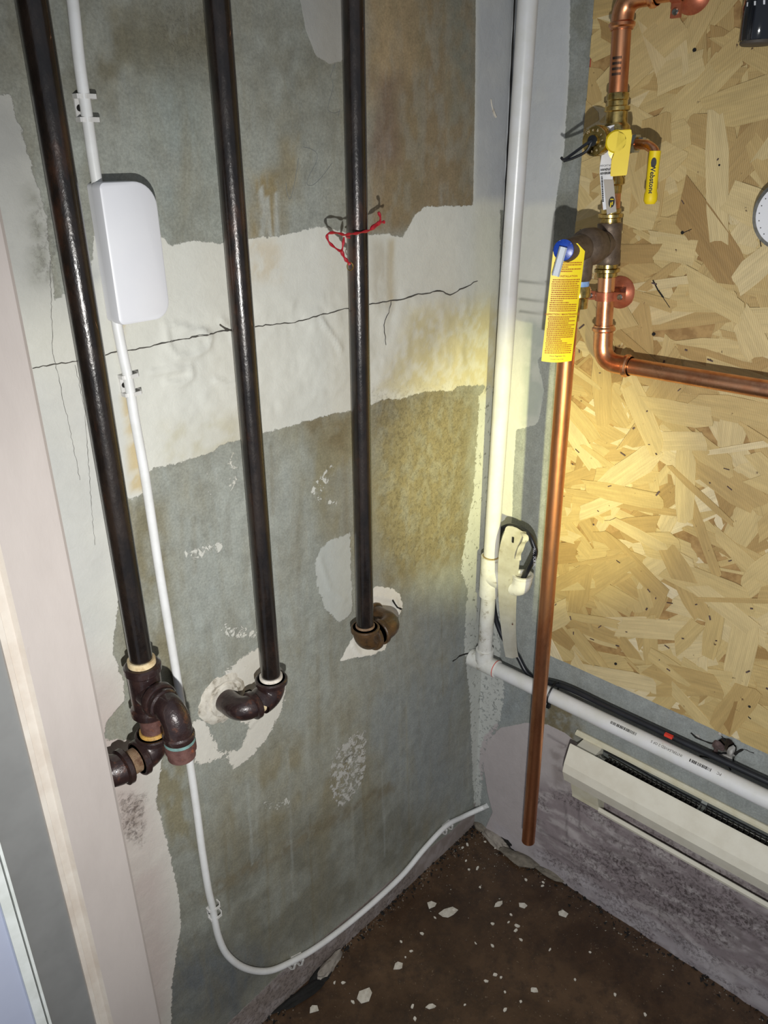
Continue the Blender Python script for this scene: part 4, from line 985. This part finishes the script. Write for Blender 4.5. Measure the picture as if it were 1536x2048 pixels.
# barcodes and print on the horizontal pipe
fr2 = np.array([-.78, 0, .62])
def hfn(py, k=0):
    return cyl(py, hd_, RV+.0007, fr2, 1)
def hat(px, py): P = W(px, py, .05); s_ = (P-pb)@hd_; return pb+hd_*s_
bm = NB()
for (xa, ya), (xb_, yb_) in (((1221, 1443), (1272, 1469)), ((1379, 1518), (1422, 1540))):
    A0, A1 = hat(xa, ya), hat(xb_, yb_); ln = np.linalg.norm(A1-A0); f_ = hfn(A0); x = 0
    while x < ln:
        wd = random.choice((.0006, .0012, .0018)); vs = [bm.verts.new(f_(a_, b_)) for a_, b_ in ((x, .001), (x+wd, .001), (x+wd, .0060), (x, .0060))]; bm.faces.new(vs); x += wd+random.choice((.0007, .0013))
obj('barcode', bm, 'ink', hp_)
bm = NB(); A0 = hat(1332, 1497); f_ = hfn(A0); letter(bm, 'INTERLEAVED 2 OF 5', .0062, lambda x, y: f_(-x*.95, .006-y)); A0 = hat(1437, 1550); f3 = hfn(A0); letter(bm, 'PC', .0062, lambda x, y: f3(-x, .006-y)); obj('printed_text', bm, 'ink_grey', hp_)

# zip tie
A0 = hat(1098, 1398); t = thing('zip_tie', 'black zip tie strapping the black cable to the white pipe', 'tie', A0)
e1 = V3(hd_); e2 = Vector((0, 0, 1)); e3 = e1.cross(e2)
bm = NB(); ell = [V3(A0)+e3*0+(Vector((1, 0, 0))*math.cos(a)*(RV+.003)+e2*math.sin(a)*(RV+.0025))+(Vector((.006, 0, .008))*max(0, math.cos(a-.9))) for a in np.linspace(0, 2*math.pi, 33)]
tube(bm, ell, .0018, 8); obj('strap', bm, 'black', t)
bm = NB(); hh = V3(W(1097, 1412, .055)); box(bm, hh, (.007, .006, .007)); obj('lock_head', bm, 'black', t, smooth=False)

# black cable along the pipe
t = None
bm = NB(); s0 = hat(1085, 1390)
cb = [W(1002, 1052, .03), W(1010, 1050, .045), W(1024, 1048, .055)]
run = [cu+Z_*.018, cu+Z_*.045+np.array([.004, -.004, 0]), W(1062, 1100, .045), W(1052, 1074, .05), W(1040, 1062, .06), W(1015, 1056, .05), W(1003, 1068, .04)]
tube(bm, spl([cu-Z_*.004, cu+Z_*.02, W(1069, 1112, .062), W(1066, 1086, .062), W(1054, 1066, .058), W(1028, 1053, .05), W(1012, 1054, .04), W(1000, 1066, .03), W(992, 1110, .018), W(986, 1180, .014), W(990, 1230, .014), W(1000, 1262, .014), W(1012, 1284, .014), W(1034, 1310, .014), W(1050, 1340, .016), W(1066, 1358, .018)], 7), .0050, 12)
k1 = W(1066, 1358, .018)
rest = [k1]+[V3(hat(x, y))+Vector((.020, 0, .0165)) for x, y in ((1110, 1402), (1200, 1446), (1300, 1495), (1400, 1544), (1500, 1592), (1600, 1640))]+[V3(pe)+Vector((.020, 0, .0165))]
tube(bm, spl(rest, 6), .0058, 12)
cab = tag(obj('cable', bm, 'black_cable'), 'black cable looping out of the white fitting and along the pipe', 'cable')
bm = NB(); P = V3(hat(1325, 1489))+Vector((.012, 0, .022)); box(bm, P, (.006, .014, .005), (Vector((1, 0, 0)), V3(hd_), Vector((0, 0, 1)))); obj('red_tape', bm, 'red', cab, smooth=False)
bm = NB(); q0 = V3(W(1061, 1090, .062)); 
fnc = cyl(W(1069, 1112, .062), V3(W(1068, 1135, .056)-W(1067, 1090, .062)), .0052, V3(CAM-q0)); letter(bm, 'NOT FOR IN', .0072, lambda x, y: fnc(x*.9, y-.0025)); obj('lettering', bm, 'paper', cab)

# folded white strip
t = None
cs = [W(1046, 1062, .066), W(1034, 1060, .070), W(1024, 1085, .074), W(1018, 1120, .070), W(1015, 1180, .064), W(1016, 1240, .060), W(1020, 1290, .056), W(1024, 1314, .054)]
bm = NB(); path = spl(cs, 6); n = len(path); L1 = []; 
for i, P in enumerate(path):
    kk = i/(n-1); wdt = .0175+.004*math.sin(kk*5)-(.005 if i < 4 else 0)
    row = []
    for j, xx in enumerate(np.linspace(-1, 1, 7)):
        row.append(bm.verts.new(P+rt*xx*wdt*(.92)+nr*(.003*(1-abs(xx))*1.5+.0012*math.sin(9*kk+xx*2))+up*(xx*-.006 if i < 8 else xx*-.001)))
    L1.append(row)
for a_, b_ in zip(L1, L1[1:]):
    for j in range(6): bm.faces.new((a_[j], a_[j+1], b_[j+1], b_[j]))
bmesh.ops.solidify(bm, geom=bm.faces[:], thickness=.0012)
t = tag(obj('vinyl_strip', bm, 'strip'), 'limp dirty white vinyl strip hanging folded over the black cable', 'strip')
bm = NB(); cs2 = [W(1046, 1066, .068), W(1052, 1076, .070), W(1046, 1088, .070), W(1038, 1106, .070), W(1036, 1120, .070)]
pth = spl(cs2, 5); R0 = [[bm.verts.new(P+rt*xx*.0048+nr*.002*math.sin(i+xx)) for xx in (-1, 0, 1)] for i, P in enumerate(pth)]
for a_, b_ in zip(R0, R0[1:]):
    for j in range(2): bm.faces.new((a_[j], a_[j+1], b_[j+1], b_[j]))
bmesh.ops.solidify(bm, geom=bm.faces[:], thickness=.001); obj('folded_end', bm, 'strip', t)
bm = NB(); box(bm, W(1026, 1080, .082), (.002, .003, .010)); obj('slot', bm, 'dark', t)
bm = NB(); lathe(bm, W(1025, 1249, .066), nr, [(0, .0016), (.0008, .001)], 8); obj('rust_spot', bm, 'iron_plug', t)

# ------------------------------------------------------------------ baseboard heater
HY = -.243; HE = -1.15; hl = HY-HE
t = thing('baseboard_heater', 'cream baseboard heater under the white pipe with a lifted front cover', 'heater', (0, HY, .25))
def yprof(name, pts, mat, y0=HY, y1=HE, parent=None):
    bm = NB(); prism(bm, pts, (0, y0, 0), (1, 0, 0), (0, 0, 1), (0, -1, 0), y0-y1); return obj(name, bm, mat, parent or t, smooth=False)
yprof('back_panel', [(-.001, .262), (-.003, .262), (-.003, .388), (-.001, .388)], 'galv', HY-.004)
yprof('top_lip', [(-.001, .396), (-.005, .397), (-.0105, .393), (-.011, .389), (-.008, .388), (-.005, .390), (-.001, .386)], 'heater_old', HY+.012)
fc = yprof('front_cover', [(-.045, .386), (-.045, .3955), (-.0485, .3985), (-.051, .397), (-.0655, .362), (-.068, .344), (-.058, .317), (-.055, .317), (-.0645, .344), (-.062, .361), (-.0485, .3945), (-.047, .3935), (-.047, .386)], 'heater')
yprof('end_block', [(-.004, .300), (-.052, .322), (-.060, .350), (-.045, .388), (-.004, .3875)], 'heater', HY-.006, HY-.045)
yprof('bottom_end_plate', [(-.001, .238), (-.022, .252), (-.024, .262), (-.036, .300), (-.004, .300)], 'heater_old', HY-.002, HY-.060)
yprof('bottom_rail', [(-.001, .238), (-.003, .236), (-.024, .250), (-.026, .256), (-.023, .262), (-.0215, .262), (-.0235, .2555), (-.021, .2515), (-.001, .241)], 'heater', HY-.060)
bm = NB(); tube(bm, [(-.028, HY-.045, .362), (-.028, HE, .362)], .0085, 14); el = obj('heating_element', bm, 'fin', t)
bm = NB(); lathe(bm, (-.024, HY-.046, .370), -Y_, [(0, .012), (.004, .0125), (.008, .010), (.014, .010), (.015, .007)], 20); obj('terminal', bm, 'steel', t)
fm = None
for k in range(58):
    yy = HY-.068-k*.0090
    if fm is None:
        bm = NB(); prism(bm, [(-.017, -.024), (.014, -.024), (.014, .012), (.006, .020), (-.004, .012), (-.012, .020), (-.017, .010)], (0, 0, 0), (1, 0, 0), (0, 0, 1), (0, -1, 0), .0008, 0)
        fo = obj('fin', bm, 'fin', el, smooth=False, origin=(0, 0, 0)); fm = fo; fo.location = Vector((-.028, yy, .366))-WL[el.name]
    else:
        fo = fm.copy(); COL.objects.link(fo); fo.location = Vector((-.028, yy, .366))-WL[el.name]
bm = NB(); tube(bm, spl([(-.012, HY-.05, .386), (-.015, HY-.10, .388), (-.012, HY-.16, .382), (-.012, HY-.25, .381), (-.012, HY-.5, .381), (-.012, HE, .381)], 5), .0012, 6); obj('wire', bm, 'black_cable', t)
bm = NB(); tube(bm, [(-.012, HY-.06, .3805), (-.013, HY-.14, .376), (-.016, HE, .376)], .0010, 6); obj('wire', bm, 'steel', t)
bm = NB(); prism(bm, [(-.004, .388), (-.012, .380), (-.040, .378), (-.045, .392), (-.046, .374), (-.004, .374)], (0, HY-.235, 0), (1, 0, 0), (0, 0, 1), (0, -1, 0), .010); obj('bracket', bm, 'galv', t, smooth=False)

# ------------------------------------------------------------------ black fitting and dial at the right edge
bc = W(1514, 60, .10); 
t = thing('black_filter_housing', 'glossy black cylinder hanging in the upper right corner', 'housing', bc)
lat('body', V3(W(1514, 84, .10)), Z_, [(0, .018), (.002, .0195), (.034, .0205), (.036, .0195), (.040, .0195), (.042, .0175), (.050, .0175), (.052, .0205), (.12, .0205)], 'black_gloss', t, 40)
lat('clear_base', V3(W(1514, 88, .10)), Z_, [(-.0015, .0165), (.0, .0185), (.003, .0185)], 'ink_grey', t, 40)
bm = NB(); fnb = cyl(W(1514, 84, .10)+Z_*.033, Z_, .0206, CAM-bc)
for i, a in enumerate((-.9, -.5, -.1, .35, .8)):
    q = [(0, a*.0206), (.004, a*.0206+.0005), (.004, a*.0206+.0025), (0, a*.0206+.0018)]; bm.faces.new([bm.verts.new(fnb(*k)) for k in q])
obj('white_marks', bm, 'paper', t)
bm = NB(); tube(bm, [W(1514, 84, .10)+Z_*.12, W(1514, 84, .10)+Z_*.12+X_*.08], .012, 16); obj('side_port', bm, 'black_gloss', t)
dc = W(1580, 428, .035); t = thing('dial_gauge', 'round white dial thermometer cut off by the right edge', 'gauge', dc)
lat('case', dc+X_*.024, -X_, [(0, .030), (.012, .040), (.022, .043), (.026, .043), (.028, .041)], 'dial', t, 48)
lat('glass_rim', dc-X_*.003, -X_, [(0, .0425), (.003, .0425), (.0035, .039)], 'steel', t, 48)
lat('dial_face', dc-X_*.003, -X_, [(0, .038), (.0042, .038)], 'white_plastic', t, 48)
bm = NB()
for k in range(24):
    a = 2*math.pi*k/24; q = dc-X_*.0075+np.array([0, math.cos(a), math.sin(a)])*.034; box(bm, q, (.0003, .0012, .0012))
    if k % 3 == 0: pass
obj('tick_marks', bm, 'ink', t, smooth=False)
bm = NB(); tube(bm, [dc-X_*.008, dc-X_*.008+np.array([0, .012, -.020])], .0009, 6); obj('needle', bm, 'ink', t)

# ------------------------------------------------------------------ rubble and paint flakes on the floor
RB = [(1035, 1716, .036, .020, .010, .75, 'rubble', 'flat grey slab of broken concrete lying at the foot of the right wall'),
      (985, 1672, .050, .012, .010, .95, 'rubble_pale', 'long pale plaster sliver leaning in the room corner'),
      (1000, 1665, .040, .010, .016, .90, 'rubble', 'grey concrete wedge between the plaster sliver and the right wall'),
      (968, 1655, .022, .014, .012, .8, 'rubble', 'small grey lump closest to the room corner'),
      (1030, 1688, .045, .010, .016, .75, 'black_debris', 'dark ragged debris behind the flat concrete slab'),
      (1068, 1708, .020, .012, .010, .8, 'rubble_pale', 'pale plaster lump right of the flat concrete slab'),
      (1100, 1748, .040, .008, .008, .75, 'rubble', 'thin grey ridge of rubble along the right wall'),
      (660, 1930, .030, .012, .014, .0, 'rubble_pale', 'broken plaster lump at the foot of the left wall'),
      (640, 1950, .030, .012, .006, .0, 'black_debris', 'black crumbly debris below the broken plaster lump'),
      (600, 1992, .055, .010, .006, .0, 'black_debris', 'long strip of black debris along the left wall')]
for i, (x, y, a, b_, c_, rt_, mt, lb) in enumerate(RB):
    P = G(x, y, c_*.5)
    if mt != 'x': tag(obj('rubble_chunk', chunk(P, (a, b_, c_), 300+i, rot=(math.pi/2 if i < 7 else 0)+random.uniform(-.2, .2), sub=3), mt, smooth=False), lb, 'rubble')
rk = random.Random(3)
def flake(P, s, asp, ang, seed, h=.0018):
    r = random.Random(seed); n = r.choice((5, 6, 7, 8)); poly = []
    for i in range(n):
        a = 2*math.pi*i/n+r.uniform(-.3, .3); q = r.uniform(.7, 1.1)
        poly.append((math.cos(a)*s*q*asp, math.sin(a)*s*q))
    ca, sa = math.cos(ang), math.sin(ang)
    bm = NB(); prism(bm, poly, P, (ca, sa, r.uniform(-.06, .06)), (-sa, ca, r.uniform(-.06, .06)), (0, 0, 1), h, 0); return bm
# photo position, half-size in px, aspect
CH = [(729, 1992, 13, 1.0, 'largest white paint flake on the dark floor'), (897, 1826, 8, 2.1, 'long upright paint flake, second largest on the floor'), (863, 1810, 7, 1.2, 'rounded flake just left of the long upright flake'),
      (797, 1932, 7, 1.3, 'oval pale flake above right of the largest flake'), (628, 2018, 7, 1.2, 'pale flake near the bottom edge by the left wall'), (1125, 1828, 6, 1.6, 'curled white flake near the right wall'),
      (1046, 1811, 5, 1.4, 'small square flake right of centre on the floor'), (997, 1808, 4.5, 2, 'thin flake lying level with the curled flake'), (862, 2013, 5, 1.6, 'narrow bright flake at the lower middle of the floor'),
      (1069, 1981, 4.5, 1.3, 'bright flake alone in the lower right of the floor')]
small = [(686, 1966), (669, 1966), (706, 2005), (825, 2013), (830, 2038), (951, 1887), (972, 1963), (990, 1950), (822, 1903), (811, 1915), (844, 1868), (802, 1884), (1022, 1830), (1032, 1861), (1034, 1852), (1017, 1845), (985, 1848), (870, 1836), (880, 1828), (908, 1820), (960, 1775), (955, 1737), (938, 1740), (925, 1696), (935, 1690), (932, 1722), (970, 1684), (990, 1697), (1085, 1772), (1086, 1765), (1042, 1880), (985, 1892), (610, 1992), (632, 1950), (1002, 1955), (1010, 1985), (1042, 2004), (1052, 1760), (1010, 2020), (930, 2010), (1180, 1905), (1150, 1960), (1230, 1990), (1100, 1900), (1290, 2030)]
gi = 0
def pxm(x, y): return np.linalg.norm(G(x, y)-CAM)/FPX
for x, y, s_, asp, lb in CH:
    gi += 1; tag(obj('paint_flake', flake(G(x, y, .0006), s_*pxm(x, y)*1.15, asp, rk.uniform(-.9, .1), gi+50), 'chip', smooth=False), lb, 'flake', 'paint flakes on the floor')
for x, y in small:
    gi += 1; tag(obj('paint_flake', flake(G(x, y, .0006), rk.uniform(1.6, 3.2)*pxm(x, y), rk.uniform(1, 1.8), rk.uniform(0, 3), gi+50), 'chip', smooth=False), *(('small pale paint crumb on the floor near the foot of the left wall', 'flake', 'tiny paint crumbs near the left wall') if x < 700 or (x < 840 and y < 1920) else ('small pale paint crumb on the floor just in front of the room corner', 'flake', 'tiny paint crumbs near the room corner') if y < 1780 else ('small pale paint crumb on the open dark floor toward the bottom edge', 'flake', 'tiny paint crumbs on the open floor')))
bm = NB()
def bit(P, s):
    vs = [bm.verts.new(V3(P)+Vector((rk.uniform(-s, s), rk.uniform(-s, s), rk.uniform(0, s)))) for _ in range(4)]
    for f in ((0, 1, 2), (0, 1, 3), (0, 2, 3), (1, 2, 3)): bm.faces.new([vs[i] for i in f])
for i in range(700):
    k = rk.random()
    if k < .35: P = (rk.uniform(-.75, -.02), -abs(rk.gauss(0, .012))-.002, FZ)
    elif k < .6: P = (-abs(rk.gauss(0, .02))-.004, rk.uniform(-.7, 0), FZ)
    elif k < .8: P = (-abs(rk.gauss(0, .10))-.004, -abs(rk.gauss(0, .1)), FZ)
    else: P = (rk.uniform(-.8, 0), rk.uniform(-.8, 0), FZ)
    bit(P, rk.uniform(.0008, .0026))
tag(obj('crumbs', bm, 'dust', smooth=False), 'fine plaster crumbs and grit over the dark floor', 'grit', kind='stuff')
bm = NB()
for i in range(500):
    k = rk.random()
    P = (rk.uniform(-.8, -.0), -abs(rk.gauss(0, .010)), FZ) if k < .55 else (-abs(rk.gauss(0, .012)), rk.uniform(-.8, 0), FZ)
    bit(P, rk.uniform(.002, .006))
tag(obj('dark_grit', bm, 'black_debris', smooth=False), 'black grit gathered along the foot of both walls', 'grit', kind='stuff')
